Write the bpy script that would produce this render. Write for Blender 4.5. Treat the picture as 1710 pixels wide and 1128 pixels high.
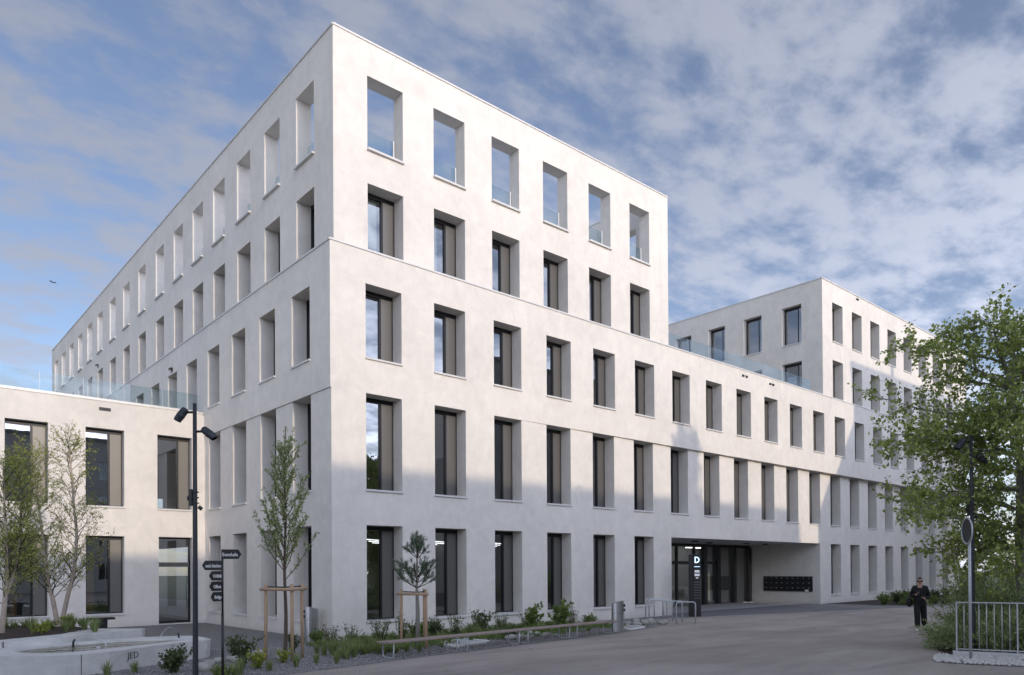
import bpy, bmesh, math, random
import numpy as np
from mathutils import Vector, Matrix, Euler

# ------------------------------------------------------------------ reset
for o in list(bpy.data.objects): bpy.data.objects.remove(o, do_unlink=True)
scene = bpy.context.scene
COL = scene.collection
R = math.radians

# ------------------------------------------------------------------ camera
CAM = Vector((-10.1035, -19.1904, 2.0))
YAW, PITCH, ROLL = -0.7249, 0.0083, -0.0062
camd = bpy.data.cameras.new('camera'); cam = bpy.data.objects.new('camera', camd); COL.objects.link(cam)
_r = Vector((math.cos(YAW), math.sin(YAW), 0)); _f0 = Vector((-math.sin(YAW), math.cos(YAW), 0)); _z = Vector((0, 0, 1))
_f = _f0 * math.cos(PITCH) + _z * math.sin(PITCH); _u = -_f0 * math.sin(PITCH) + _z * math.cos(PITCH)
_r2 = _r * math.cos(ROLL) + _u * math.sin(ROLL); _u2 = -_r * math.sin(ROLL) + _u * math.cos(ROLL)
m = Matrix.Identity(4)
for i in range(3):
    m[i][0] = _r2[i]; m[i][1] = _u2[i]; m[i][2] = -_f[i]; m[i][3] = CAM[i]
cam.matrix_world = m
camd.sensor_width = 36; camd.lens = 25.834; camd.shift_y = 0.2211
camd.clip_start = 0.1; camd.clip_end = 3000
scene.camera = cam

# ------------------------------------------------------------------ sun, sky, exposure
SUN_EL, SUN_AZ = R(13.3), R(2.4)       # low sun behind the camera, just grazing the left facade
sd = Vector((math.sin(SUN_AZ) * math.cos(SUN_EL), math.cos(SUN_AZ) * math.cos(SUN_EL), -math.sin(SUN_EL)))
sun = bpy.data.lights.new('sun', 'SUN'); sun.energy = 1.1; sun.angle = R(0.53); sun.color = (1.0, 0.83, 0.63)
so = bpy.data.objects.new('sun', sun); COL.objects.link(so)
so.rotation_euler = sd.to_track_quat('-Z', 'Y').to_euler(); so.location = (-5, -60, 40)

scene.view_settings.view_transform = 'Standard'; scene.view_settings.look = 'None'
scene.view_settings.exposure = 0.70; scene.view_settings.gamma = 1.0
scene.view_settings.use_curve_mapping = False

world = bpy.data.worlds.new('World'); scene.world = world; world.use_nodes = True
def N(nt, typ, **kw):
    n = nt.nodes.new(typ)
    for k, v in kw.items():
        if k == 'inp':
            for kk, vv in v.items(): n.inputs[kk].default_value = vv
        else: setattr(n, k, v)
    return n
def math_n(nt, op, a, b=None, c=None, clamp=False):
    n = nt.nodes.new('ShaderNodeMath'); n.operation = op; n.use_clamp = clamp
    for i, x in enumerate((a, b, c)):
        if x is None: continue
        if isinstance(x, (int, float)): n.inputs[i].default_value = x
        else: nt.links.new(x, n.inputs[i])
    return n.outputs[0]
def ramp(nt, fac, stops, interp='EASE'):
    n = nt.nodes.new('ShaderNodeValToRGB'); n.color_ramp.interpolation = interp
    e = n.color_ramp.elements
    while len(e) < len(stops): e.new(0.5)
    for q, (p, c) in zip(e, stops):
        q.position = p; q.color = (c, c, c, 1) if isinstance(c, (int, float)) else (*c, 1)
    nt.links.new(fac, n.inputs[0]); return n.outputs[0]
def mixc(nt, fac, a, b, blend='MIX'):
    n = nt.nodes.new('ShaderNodeMix'); n.data_type = 'RGBA'; n.blend_type = blend
    for idx, x in ((0, fac), (6, a), (7, b)):
        if isinstance(x, (int, float)): n.inputs[idx].default_value = x
        elif isinstance(x, (tuple, list)): n.inputs[idx].default_value = (*x[:3], 1)
        else: nt.links.new(x, n.inputs[idx])
    return n.outputs[2]

wt = world.node_tree; wt.nodes.clear()
wout = N(wt, 'ShaderNodeOutputWorld'); bg = N(wt, 'ShaderNodeBackground'); bg.inputs[1].default_value = 0.15
sky = N(wt, 'ShaderNodeTexSky', sky_type='NISHITA', sun_disc=False, sun_elevation=SUN_EL, sun_rotation=math.pi + SUN_AZ,
        altitude=400, air_density=1.0, dust_density=0.7, ozone_density=2.0)
tc = N(wt, 'ShaderNodeTexCoord'); sx = N(wt, 'ShaderNodeSeparateXYZ'); wt.links.new(tc.outputs['Generated'], sx.inputs[0])
zc = math_n(wt, 'ADD', math_n(wt, 'MAXIMUM', sx.outputs[2], 0.0), 0.16)
cu = math_n(wt, 'DIVIDE', sx.outputs[0], zc); cv = math_n(wt, 'DIVIDE', sx.outputs[1], zc)
cb = N(wt, 'ShaderNodeCombineXYZ'); wt.links.new(cu, cb.inputs[0]); wt.links.new(cv, cb.inputs[1])
def cloudnoise(scale, sxy, rot, detail, rough, dist, off=(0, 0, 0)):
    mp = N(wt, 'ShaderNodeMapping'); mp.inputs['Rotation'].default_value = (0, 0, rot); mp.inputs['Scale'].default_value = (*sxy, 1)
    mp.inputs['Location'].default_value = off
    wt.links.new(cb.outputs[0], mp.inputs[0])
    n = N(wt, 'ShaderNodeTexNoise'); n.inputs['Scale'].default_value = scale; n.inputs['Detail'].default_value = detail
    n.inputs['Roughness'].default_value = rough; n.inputs['Distortion'].default_value = dist
    wt.links.new(mp.outputs[0], n.inputs['Vector']); return n.outputs['Fac']
n1 = cloudnoise(7.0, (1.0, 1.4), 0.35, 8, 0.58, 0.12)
n2 = cloudnoise(0.8, (1.0, 1.3), 0.3, 3, 0.5, 0.3, (3.1, 1.7, 0))
n3 = cloudnoise(2.8, (1.0, 1.3), 0.9, 6, 0.55, 0.15, (7.3, 4.1, 0))
def contrast(x, k): return math_n(wt, 'ADD', math_n(wt, 'MULTIPLY', math_n(wt, 'SUBTRACT', x, 0.5), k), 0.5)
nn = math_n(wt, 'ADD', math_n(wt, 'MULTIPLY', contrast(n1, 1.7), 0.44), math_n(wt, 'ADD', math_n(wt, 'MULTIPLY', contrast(n2, 1.2), 0.22), math_n(wt, 'MULTIPLY', contrast(n3, 1.5), 0.34)))
mask = ramp(wt, nn, [(0.36, 0.14), (0.63, 0.86)])
lum = N(wt, 'ShaderNodeRGBToBW'); wt.links.new(sky.outputs[0], lum.inputs[0])
ccol = N(wt, 'ShaderNodeCombineColor')
lv = math_n(wt, 'ADD', math_n(wt, 'MULTIPLY', math_n(wt, 'MINIMUM', lum.outputs[0], 7.0), 1.22), 0.70)
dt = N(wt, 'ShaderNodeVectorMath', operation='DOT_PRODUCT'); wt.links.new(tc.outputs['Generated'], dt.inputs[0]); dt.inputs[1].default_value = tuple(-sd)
sunward_boost = math_n(wt, 'ADD', math_n(wt, 'MULTIPLY', math_n(wt, 'ADD', math_n(wt, 'MULTIPLY', dt.outputs['Value'], 0.5), 0.5), 2.1), 0.31)   # thin cloud scatters forward; sunward brightening added to fill the shaded walls
lv = math_n(wt, 'MULTIPLY', lv, sunward_boost)
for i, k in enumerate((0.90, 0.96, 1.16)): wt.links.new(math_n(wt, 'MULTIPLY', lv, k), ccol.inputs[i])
skb = mixc(wt, 1.0, sky.outputs[0], (0.73, 0.67, 0.71), 'MULTIPLY')
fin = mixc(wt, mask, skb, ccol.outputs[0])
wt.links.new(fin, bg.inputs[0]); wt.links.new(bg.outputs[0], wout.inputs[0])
scene.cycles.max_bounces = 8; scene.cycles.transparent_max_bounces = 16; scene.cycles.caustics_reflective = False
scene.cycles.caustics_refractive = False

# ------------------------------------------------------------------ materials
def newmat(name):
    m = bpy.data.materials.new(name); m.use_nodes = True; nt = m.node_tree
    b = nt.nodes['Principled BSDF']; return m, nt, b
def objcoord(nt, scale=(1, 1, 1)):
    t = N(nt, 'ShaderNodeTexCoord'); mp = N(nt, 'ShaderNodeMapping'); mp.inputs['Scale'].default_value = scale
    g = N(nt, 'ShaderNodeNewGeometry'); nt.links.new(g.outputs['Position'], mp.inputs[0]); return mp.outputs[0]
def noise(nt, vec, scale, detail=4, rough=0.5, dist=0.0):
    n = N(nt, 'ShaderNodeTexNoise'); nt.links.new(vec, n.inputs['Vector'])
    n.inputs['Scale'].default_value = scale; n.inputs['Detail'].default_value = detail
    n.inputs['Roughness'].default_value = rough; n.inputs['Distortion'].default_value = dist; return n.outputs['Fac']
def bump(nt, b, h, strength=0.3, dist=0.01):
    n = N(nt, 'ShaderNodeBump'); n.inputs['Strength'].default_value = strength; n.inputs['Distance'].default_value = dist
    nt.links.new(h, n.inputs['Height']); nt.links.new(n.outputs[0], b.inputs['Normal'])
def simple(name, col, rough=0.6, metal=0.0, var=0.15, scale=6.0, bmp=0.0, bscale=60):
    m, nt, b = newmat(name); v = objcoord(nt)
    f = noise(nt, v, scale, 5, 0.6)
    c0 = tuple(c * (1 - var) for c in col); c1 = tuple(min(1, c * (1 + var)) for c in col)
    nt.links.new(mixc(nt, f, c0, c1), b.inputs['Base Color'])
    b.inputs['Roughness'].default_value = rough; b.inputs['Metallic'].default_value = metal
    if bmp: bump(nt, b, noise(nt, v, bscale, 4, 0.6), bmp, 0.01)
    return m

def plaster(name, col, streak=0.10):
    m, nt, b = newmat(name); v = objcoord(nt); vs = objcoord(nt, (2.2, 2.2, 0.8))
    big = noise(nt, v, 0.35, 5, 0.6); mid = noise(nt, v, 2.2, 6, 0.65, 0.6); st = noise(nt, vs, 1.6, 6, 0.6, 0.3)
    drip = noise(nt, objcoord(nt, (5.0, 5.0, 0.12)), 1.0, 4, 0.6)
    f = math_n(nt, 'ADD', math_n(nt, 'MULTIPLY', big, 0.42), math_n(nt, 'ADD', math_n(nt, 'MULTIPLY', mid, 0.42), math_n(nt, 'MULTIPLY', st, 0.16)))
    f = ramp(nt, f, [(0.35, 0.0), (0.65, 1.0)], 'LINEAR')
    c = mixc(nt, f, tuple(x * (1 - streak) for x in col), tuple(min(0.92, x * (1 + streak * 0.35)) for x in col))
    c = mixc(nt, ramp(nt, drip, [(0.55, 0.0), (0.8, 0.22)]), c, tuple(x * 0.82 for x in col))
    # splash dirt just above the ground
    g = N(nt, 'ShaderNodeNewGeometry'); s = N(nt, 'ShaderNodeSeparateXYZ'); nt.links.new(g.outputs['Position'], s.inputs[0])
    sp = math_n(nt, 'MULTIPLY', ramp(nt, math_n(nt, 'MULTIPLY', s.outputs[2], 2.2), [(0.0, 1.0), (0.55, 0.0)]), math_n(nt, 'MULTIPLY', mid, 0.5))
    c = mixc(nt, sp, c, (0.42, 0.40, 0.37))
    nt.links.new(c, b.inputs['Base Color']); b.inputs['Roughness'].default_value = 0.85
    h = math_n(nt, 'ADD', math_n(nt, 'MULTIPLY', st, 1.0), math_n(nt, 'MULTIPLY', noise(nt, v, 26, 5, 0.65), 0.35))
    bump(nt, b, h, 0.35, 0.035)
    return m
M = {}
M['plaster'] = plaster('plaster', (0.775, 0.735, 0.68), .16)
M['cap'] = simple('cap_metal', (0.66, 0.65, 0.63), 0.45, 0.2, 0.06)
M['sill'] = simple('sill_stone', (0.66, 0.65, 0.635), 0.5, 0, 0.06)
M['frame'] = simple('frame_dark', (0.018, 0.019, 0.022), 0.4, 0.3, 0.2)
M['panel'] = simple('panel_bronze', (0.165, 0.16, 0.152), 0.42, 0.5, 0.05, 2.0)
M['interior'] = simple('interior', (0.34, 0.335, 0.33), 0.8)
M['interior_light'] = simple('interior_light', (0.72, 0.70, 0.67), 0.8)
M['wood_int'] = simple('interior_wood', (0.42, 0.24, 0.09), 0.5)
M['roofing'] = simple('roofing', (0.30, 0.30, 0.29), 0.8)
M['black'] = simple('black_metal', (0.012, 0.0125, 0.015), 0.42, 0.0, 0.2)
M['anthracite'] = simple('anthracite', (0.028, 0.031, 0.038), 0.5, 0.2, 0.2)
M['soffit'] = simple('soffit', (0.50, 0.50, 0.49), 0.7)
def glass(name, tint, base, ior=1.5):
    m, nt, b = newmat(name); nt.nodes.remove(b); out = nt.nodes['Material Output']
    t = N(nt, 'ShaderNodeBsdfTransparent'); t.inputs[0].default_value = (*tint, 1)
    g = N(nt, 'ShaderNodeBsdfGlossy'); g.inputs['Roughness'].default_value = 0.0; g.inputs[0].default_value = (0.93, 0.96, 1, 1)
    lw = N(nt, 'ShaderNodeLayerWeight'); lw.inputs[0].default_value = 0.5; r0 = ((ior - 1) / (ior + 1)) ** 2
    fr = N(nt, 'ShaderNodeMath', operation='MULTIPLY_ADD'); nt.links.new(math_n(nt, 'POWER', lw.outputs['Facing'], 5.0), fr.inputs[0])
    fr.inputs[1].default_value = 1 - r0; fr.inputs[2].default_value = r0
    # slight waviness of real panes
    bn = N(nt, 'ShaderNodeBump'); bn.inputs['Strength'].default_value = 0.04; bn.inputs['Distance'].default_value = 0.02
    nt.links.new(noise(nt, objcoord(nt), 1.3, 2), bn.inputs['Height']); nt.links.new(bn.outputs[0], g.inputs['Normal'])
    f = math_n(nt, 'ADD', fr.outputs[0], base, clamp=True); mx = N(nt, 'ShaderNodeMixShader')
    nt.links.new(f, mx.inputs[0]); nt.links.new(t.outputs[0], mx.inputs[1]); nt.links.new(g.outputs[0], mx.inputs[2])
    nt.links.new(mx.outputs[0], out.inputs[0]); return m
M['glass'] = glass('window_glass', (0.60, 0.64, 0.64), 0.25, 1.6)
M['rail_glass'] = glass('railing_glass', (0.84, 0.90, 0.915), 0.0, 1.4)
def leafmat(name, c0, c1, trans=0.35, rough=0.5):
    m, nt, b = newmat(name); out = nt.nodes['Material Output']
    g = N(nt, 'ShaderNodeNewGeometry'); c = mixc(nt, g.outputs['Random Per Island'], c0, c1)
    nt.links.new(c, b.inputs['Base Color']); b.inputs['Roughness'].default_value = rough
    t = N(nt, 'ShaderNodeBsdfTranslucent'); nt.links.new(mixc(nt, 1.0, c, (1.15, 1.25, 0.7), 'MULTIPLY'), t.inputs[0])
    mx = N(nt, 'ShaderNodeMixShader'); mx.inputs[0].default_value = trans
    nt.links.new(b.outputs[0], mx.inputs[1]); nt.links.new(t.outputs[0], mx.inputs[2]); nt.links.new(mx.outputs[0], out.inputs[0]); return m
M['leaf_tree'] = leafmat('leaf_tree', (0.17, 0.225, 0.06), (0.47, 0.53, 0.17))
M['leaf_young'] = leafmat('leaf_young', (0.16, 0.21, 0.08), (0.38, 0.43, 0.21))
M['leaf_birch'] = leafmat('leaf_birch', (0.23, 0.26, 0.06), (0.44, 0.46, 0.14))
M['needle'] = leafmat('needle', (0.05, 0.09, 0.055), (0.17, 0.22, 0.15), 0.15)
M['juniper'] = leafmat('juniper', (0.16, 0.22, 0.10), (0.44, 0.50, 0.25), 0.2)
M['shrub'] = leafmat('shrub', (0.09, 0.145, 0.04), (0.25, 0.32, 0.10))
M['shrub_dark'] = leafmat('shrub_dark', (0.045, 0.07, 0.028), (0.14, 0.18, 0.075))
M['lime'] = leafmat('lime_leaves', (0.22, 0.27, 0.04), (0.40, 0.42, 0.10))
M['grass'] = leafmat('grass_blades', (0.12, 0.17, 0.055), (0.32, 0.37, 0.17))
M['seed'] = simple('seed_heads', (0.06, 0.04, 0.045), 0.8)
M['petal'] = simple('petals', (0.8, 0.8, 0.78), 0.7)
M['bark'] = simple('bark', (0.10, 0.075, 0.055), 0.9, 0, 0.35, 14, 0.6, 40)
M['bark_grey'] = simple('bark_grey', (0.26, 0.245, 0.215), 0.9, 0, 0.35, 14, 0.6, 40)
M['bark_birch'] = simple('bark_birch', (0.40, 0.33, 0.27), 0.8, 0, 0.5, 10, 0.4, 40)
M['twig'] = simple('twig', (0.055, 0.04, 0.03), 0.9)
M['stake'] = simple('stake_wood', (0.42, 0.29, 0.185), 0.8, 0, 0.22, 5, 0.3, 50)
M['rubber'] = simple('rubber', (0.015, 0.015, 0.015), 0.8)
M['steel'] = simple('brushed_steel', (0.52, 0.53, 0.55), 0.28, 1.0, 0.06, 3)
M['galv'] = simple('galvanised', (0.50, 0.52, 0.54), 0.45, 0.35, 0.15, 9)
M['slat'] = simple('bench_slat', (0.30, 0.235, 0.215), 0.7, 0, 0.2, 6, 0.2, 40)
M['stone'] = simple('boulder', (0.37, 0.355, 0.33), 0.85, 0, 0.4, 9, 0.5, 30)
M['pebble'] = simple('pebble', (0.56, 0.55, 0.53), 0.8, 0, 0.4, 30)
M['white'] = simple('white_paint', (0.8, 0.8, 0.8), 0.5, 0, 0.03)
M['skin'] = simple('skin', (0.50, 0.30, 0.22), 0.5, 0, 0.05)
M['cloth'] = simple('black_cloth', (0.012, 0.012, 0.014), 0.9, 0, 0.3, 10)
M['hair'] = simple('hair', (0.016, 0.011, 0.008), 0.5)
M['shoe'] = simple('shoe_white', (0.75, 0.75, 0.74), 0.6)
M['soil'] = simple('soil', (0.045, 0.034, 0.027), 0.95, 0, 0.5, 12, 1.0, 30)
M['brick'] = simple('brick_wall', (0.30, 0.20, 0.15), 0.85, 0, 0.25, 3)
M['render_grey'] = simple('grey_render', (0.36, 0.35, 0.33), 0.85, 0, 0.15, 1)
M['pale_render'] = simple('pale_render', (0.62, 0.60, 0.56), 0.85, 0, 0.1, 1)
M['tiles'] = simple('roof_tiles', (0.22, 0.12, 0.09), 0.85, 0, 0.25, 2)
M['red'] = simple('red_paint', (0.45, 0.06, 0.04), 0.6)
M['curtain'] = simple('curtain', (0.62, 0.68, 0.70), 0.8, 0, 0.05)
def emis(name, col, s):
    m, nt, b = newmat(name); b.inputs['Emission Color'].default_value = (*col, 1); b.inputs['Emission Strength'].default_value = s
    b.inputs['Base Color'].default_value = (*col, 1); return m
M['lamp_on'] = emis('lamp_on', (1, 1, 1), 2.0)
M['lobby_fill'] = emis('lobby_fill', (1.0, 0.97, 0.92), 4.0)
M['sign_blue'] = emis('sign_blue', (0.55, 0.8, 1.0), 1.0)
M['sign_white'] = emis('sign_white', (0.75, 0.77, 0.8), 0.15)
M['exit'] = emis('exit_sign', (0.75, 1.0, 0.85), 1.0)

def concrete(name, col):
    m, nt, b = newmat(name); v = objcoord(nt)
    a = noise(nt, v, 1.6, 7, 0.65, 0.5); c = noise(nt, objcoord(nt, (1, 1, 3)), 3.5, 5, 0.6)
    f = ramp(nt, math_n(nt, 'ADD', math_n(nt, 'MULTIPLY', a, 0.6), math_n(nt, 'MULTIPLY', c, 0.4)), [(0.33, 0.0), (0.68, 1.0)], 'LINEAR')
    cc = mixc(nt, f, tuple(x * 0.72 for x in col), col)
    vo = N(nt, 'ShaderNodeTexVoronoi'); vo.inputs['Scale'].default_value = 22; nt.links.new(v, vo.inputs['Vector'])
    cc = mixc(nt, ramp(nt, vo.outputs['Distance'], [(0.02, 0.5), (0.09, 0.0)]), cc, tuple(x * 0.4 for x in col))
    nt.links.new(cc, b.inputs['Base Color']); b.inputs['Roughness'].default_value = 0.8
    bump(nt, b, noise(nt, v, 45, 4, 0.6), 0.15, 0.01); return m
M['concrete'] = concrete('fair_concrete', (0.66, 0.66, 0.65))

def asphalt(name, col, stain=0.35):
    m, nt, b = newmat(name); v = objcoord(nt)
    vs = objcoord(nt, (0.25, 1.2, 1)); big = noise(nt, v, 0.18, 5, 0.6, 0.4); st = noise(nt, vs, 0.8, 6, 0.65, 0.8); fine = noise(nt, v, 55, 3, 0.7)
    f = ramp(nt, math_n(nt, 'ADD', math_n(nt, 'MULTIPLY', big, 0.5), math_n(nt, 'MULTIPLY', st, 0.5)), [(0.36, 0.0), (0.66, 1.0)], 'LINEAR')
    c = mixc(nt, f, tuple(x * (1 - stain) for x in col), tuple(x * (1 + stain * 0.6) for x in col))
    c = mixc(nt, ramp(nt, fine, [(0.35, 0.55), (0.65, 0.0)]), c, tuple(x * 0.45 for x in col))
    c = mixc(nt, ramp(nt, noise(nt, v, 120, 2, 0.8), [(0.66, 0.0), (0.78, 0.7)]), c, (0.26, 0.25, 0.245))
    wv = N(nt, 'ShaderNodeVectorMath', operation='ADD'); nt.links.new(v, wv.inputs[0]); wn = N(nt, 'ShaderNodeTexNoise'); wn.inputs['Scale'].default_value = 1.1; wn.inputs['Detail'].default_value = 5; nt.links.new(v, wn.inputs['Vector']); nt.links.new(wn.outputs['Color'], wv.inputs[1])
    vo = N(nt, 'ShaderNodeTexVoronoi', feature='DISTANCE_TO_EDGE'); vo.inputs['Scale'].default_value = 0.22; nt.links.new(wv.outputs[0], vo.inputs['Vector'])
    crk = math_n(nt, 'MULTIPLY', ramp(nt, vo.outputs['Distance'], [(0.0, 1.0), (0.006, 0.0)], 'LINEAR'), ramp(nt, noise(nt, v, 0.5, 3), [(0.45, 0.0), (0.6, 0.75)]))
    c = mixc(nt, crk, c, tuple(x * 0.35 for x in col))
    c = mixc(nt, ramp(nt, noise(nt, v, 2.3, 3, 0.4), [(0.70, 0.0), (0.74, 0.35)]), c, tuple(x * 0.6 for x in col))
    nt.links.new(c, b.inputs['Base Color']); b.inputs['Roughness'].default_value = 0.78
    bump(nt, b, fine, 0.5, 0.012); return m
M['asphalt'] = asphalt('asphalt', (0.39, 0.35, 0.325), .45)
M['asphalt_new'] = asphalt('asphalt_new', (0.19, 0.19, 0.20), 0.2)
def gravelmat(name, c0, c1, scale):
    m, nt, b = newmat(name); v = objcoord(nt)
    vo = N(nt, 'ShaderNodeTexVoronoi'); vo.inputs['Scale'].default_value = scale; nt.links.new(v, vo.inputs['Vector'])
    sp = N(nt, 'ShaderNodeSeparateColor'); nt.links.new(vo.outputs['Color'], sp.inputs[0])
    c = mixc(nt, sp.outputs[0], c0, c1)
    c = mixc(nt, ramp(nt, vo.outputs['Distance'], [(0.25, 0.0), (0.62, 0.75)]), c, tuple(x * 0.3 for x in c0))
    nt.links.new(c, b.inputs['Base Color']); b.inputs['Roughness'].default_value = 0.9
    h = math_n(nt, 'SUBTRACT', 1.0, vo.outputs['Distance']); bump(nt, b, h, 1.0, 0.02); return m
M['gravel'] = gravelmat('gravel', (0.20, 0.195, 0.195), (0.50, 0.49, 0.48), 34)
M['gravel_fine'] = gravelmat('gravel_fine', (0.26, 0.255, 0.257), (0.48, 0.475, 0.47), 60)
M['turf'] = simple('turf', (0.06, 0.08, 0.035), 0.95, 0, 0.4, 3, 0.8, 40)
def water():
    m, nt, b = newmat('fountain_water'); v = objcoord(nt)
    b.inputs['Base Color'].default_value = (0.05, 0.055, 0.018, 1); b.inputs['Roughness'].default_value = 0.03; b.inputs['IOR'].default_value = 1.33
    b.inputs['Specular IOR Level'].default_value = 0.35
    w = noise(nt, objcoord(nt, (1, 1, 1)), 3.5, 3, 0.5, 0.8); bump(nt, b, w, 0.8, 0.12); return m
M['water'] = water()
M['jet'] = glass('water_jet', (0.9, 0.95, 0.97), 0.25, 1.33)

# ------------------------------------------------------------------ builders
class MB:
    def __init__(s): s.v = []; s.f = []
    def add(s, vs, fs):
        o = len(s.v); s.v += [tuple(p) for p in vs]; s.f += [tuple(i + o for i in f) for f in fs]
    def quad(s, a, b, c, d): s.add([a, b, c, d], [(0, 1, 2, 3)])
    def box(s, x0, x1, y0, y1, z0, z1, T=None):
        p = [(x0, y0, z0), (x1, y0, z0), (x1, y1, z0), (x0, y1, z0), (x0, y0, z1), (x1, y0, z1), (x1, y1, z1), (x0, y1, z1)]
        if T is not None: p = [tuple(T @ Vector(q)) for q in p]
        s.add(p, [(0, 3, 2, 1), (4, 5, 6, 7), (0, 1, 5, 4), (1, 2, 6, 5), (2, 3, 7, 6), (3, 0, 4, 7)])
    def tube(s, pts, rad, n=8, caps=True):
        pts = [Vector(p) for p in pts]
        if not isinstance(rad, (list, tuple)): rad = [rad] * len(pts)
        rings = []; prev = None
        for i, p in enumerate(pts):
            d = (pts[min(i + 1, len(pts) - 1)] - pts[max(i - 1, 0)])
            if d.length < 1e-9: d = Vector((0, 0, 1))
            d.normalize()
            if prev is None:
                a = Vector((1, 0, 0)) if abs(d.x) < 0.9 else Vector((0, 1, 0))
                u = d.cross(a).normalized()
            else:
                u = (prev - d * prev.dot(d))
                u = u.normalized() if u.length > 1e-6 else d.orthogonal().normalized()
            prev = u; w = d.cross(u)
            rings.append([p + (u * math.cos(t) + w * math.sin(t)) * rad[i] for t in [2 * math.pi * k / n for k in range(n)]])
        vs = [q for r in rings for q in r]; fs = []
        for i in range(len(pts) - 1):
            for k in range(n):
                a = i * n + k; b = i * n + (k + 1) % n
                fs.append((a, b, b + n, a + n))
        if caps: fs.append(tuple(reversed(range(n)))); fs.append(tuple(range((len(pts) - 1) * n, len(pts) * n)))
        s.add(vs, fs)
    def prism(s, poly, z0, z1, sides=True, bottom=True):
        n = len(poly); vs = [(x, y, z0) for x, y in poly] + [(x, y, z1) for x, y in poly]
        fs = [tuple(range(n, 2 * n))]
        if bottom: fs.append(tuple(reversed(range(n))))
        if sides: fs += [(k, (k + 1) % n, n + (k + 1) % n, n + k) for k in range(n)]
        s.add(vs, fs)
    def mesh(s, name, mat, smooth=False):
        me = bpy.data.meshes.new(name); me.from_pydata(s.v, [], s.f); me.materials.append(M[mat] if isinstance(mat, str) else mat)
        me.validate()
        if smooth: me.polygons.foreach_set('use_smooth', [True] * len(me.polygons))
        me.update(); return me
    def build(s, name, mat, parent=None, smooth=False): return put(name, s.mesh(name, mat, smooth), parent)
def put(name, me, parent=None, loc=(0, 0, 0), rz=0.0):
    o = bpy.data.objects.new(name, me); COL.objects.link(o); o.parent = parent; o.location = loc
    if rz: o.rotation_euler = (0, 0, rz)
    return o
def tag(o, label, cat, group=None):
    o['label'] = label; o['category'] = cat
    if group: o['group'] = group
    return o
def thing(name, label, cat, loc=(0, 0, 0), rz=0.0, group=None):
    o = bpy.data.objects.new(name, None); COL.objects.link(o); o.location = loc; o.rotation_euler = (0, 0, rz)
    o.empty_display_size = 0.1
    return tag(o, label, cat, group)
def struct(o, kind='structure'): o['kind'] = kind; return o
def copy_tree(o, parent=None):
    c = o.copy(); COL.objects.link(c); c.parent = parent
    for ch in list(o.children): copy_tree(ch, c)
    return c
def quadmesh(name, V, mat):     # V: (n,4,3) array -> n quads
    n = len(V); me = bpy.data.meshes.new(name); me.vertices.add(4 * n); me.vertices.foreach_set('co', V.reshape(-1).astype(np.float32))
    me.loops.add(4 * n); me.loops.foreach_set('vertex_index', np.arange(4 * n, dtype=np.int32))
    me.polygons.add(n); me.polygons.foreach_set('loop_start', np.arange(0, 4 * n, 4, dtype=np.int32))
    me.polygons.foreach_set('loop_total', np.full(n, 4, dtype=np.int32))
    me.materials.append(M[mat]); me.update(); me.validate(); return me
def unit(a): return a / (np.linalg.norm(a, axis=-1, keepdims=True) + 1e-9)
def leaves(rng, P, L, W, bias=(0, 0, -0.2), jit=1.0, D=None, Ljit=0.35):
    n = len(P); d = rng.normal(size=(n, 3)) * jit + np.array(bias)
    if D is not None: d = d + D
    d = unit(d); s = unit(np.cross(d, rng.normal(size=(n, 3))))
    l = (L * (1 + Ljit * rng.uniform(-1, 1, size=(n, 1)))); w = l * (W / L)
    nrm = np.cross(d, s) * w * 0.35
    return np.stack([P, P + d * l * 0.5 + s * w + nrm, P + d * l, P + d * l * 0.5 - s * w + nrm], axis=1)

# ------------------------------------------------------------------ ground
g = MB(); g.quad((-400, -400, -0.03), (400, -400, -0.03), (400, 400, -0.03), (-400, 400, -0.03)); struct(g.build('ground', 'turf'))
def sheet(name, poly, z, mat, sub=0):
    b = MB(); b.add([(x, y, z) for x, y in poly], [tuple(range(len(poly)))]); return struct(b.build(name, mat))
EDGE = [(-12.0, -6.3), (-8.0, -6.0), (-5.0, -5.75), (-2.82, -5.49), (-0.47, -5.06), (3.0, -4.72), (6.56, -4.3), (8.36, -3.99), (10.6, -3.45), (12.2, -2.75), (12.9, -1.6), (13.1, 0.2)]
sheet('forecourt_asphalt', [(-60, -60), (60, -60), (60, 0.2), (-60, 0.2)], 0.0, 'asphalt')
sheet('gravel_strip', EDGE + [(-0.2, 0.2), (-0.2, 2.0), (-12, 1.0)], 0.006, 'gravel')
sheet('gravel_court', [(-30, 0.6), (-3.2, 0.9), (-1.5, -0.6), (-0.2, -0.9), (0.1, 0.1), (0.1, 10.5), (-30, 10.5)], 0.010, 'gravel_fine')
sheet('entrance_paving', [(13.1, -0.9), (15.9, -1.6), (29.3, -5.1), (34, -6.2), (52, -8.5), (52, 0.3), (31, 0.3), (31, 4.45), (13.1, 4.45)], 0.005, 'asphalt_new')
b = MB()
for a, c in [((13.1, -0.95), (15.9, -1.65)), ((15.9, -1.65), (29.3, -5.15)), ((29.3, -5.15), (34, -6.25)), ((34, -6.25), (52, -8.55))]:
    d = (Vector(c) - Vector(a)).normalized(); p = Vector((-d.y, d.x)) * 0.05
    b.quad((a[0] - p.x, a[1] - p.y, 0.009), (c[0] - p.x, c[1] - p.y, 0.009), (c[0] + p.x, c[1] + p.y, 0.009), (a[0] + p.x, a[1] + p.y, 0.009))
struct(b.build('drain_line', 'pebble'))
sheet('planting_soil', [(30.3, -0.05), (31.0, -4.1), (33, -4.6), (45, -6.5), (52, -6), (52, 0.1), (30.3, 0.1)], 0.012, 'soil')
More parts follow.
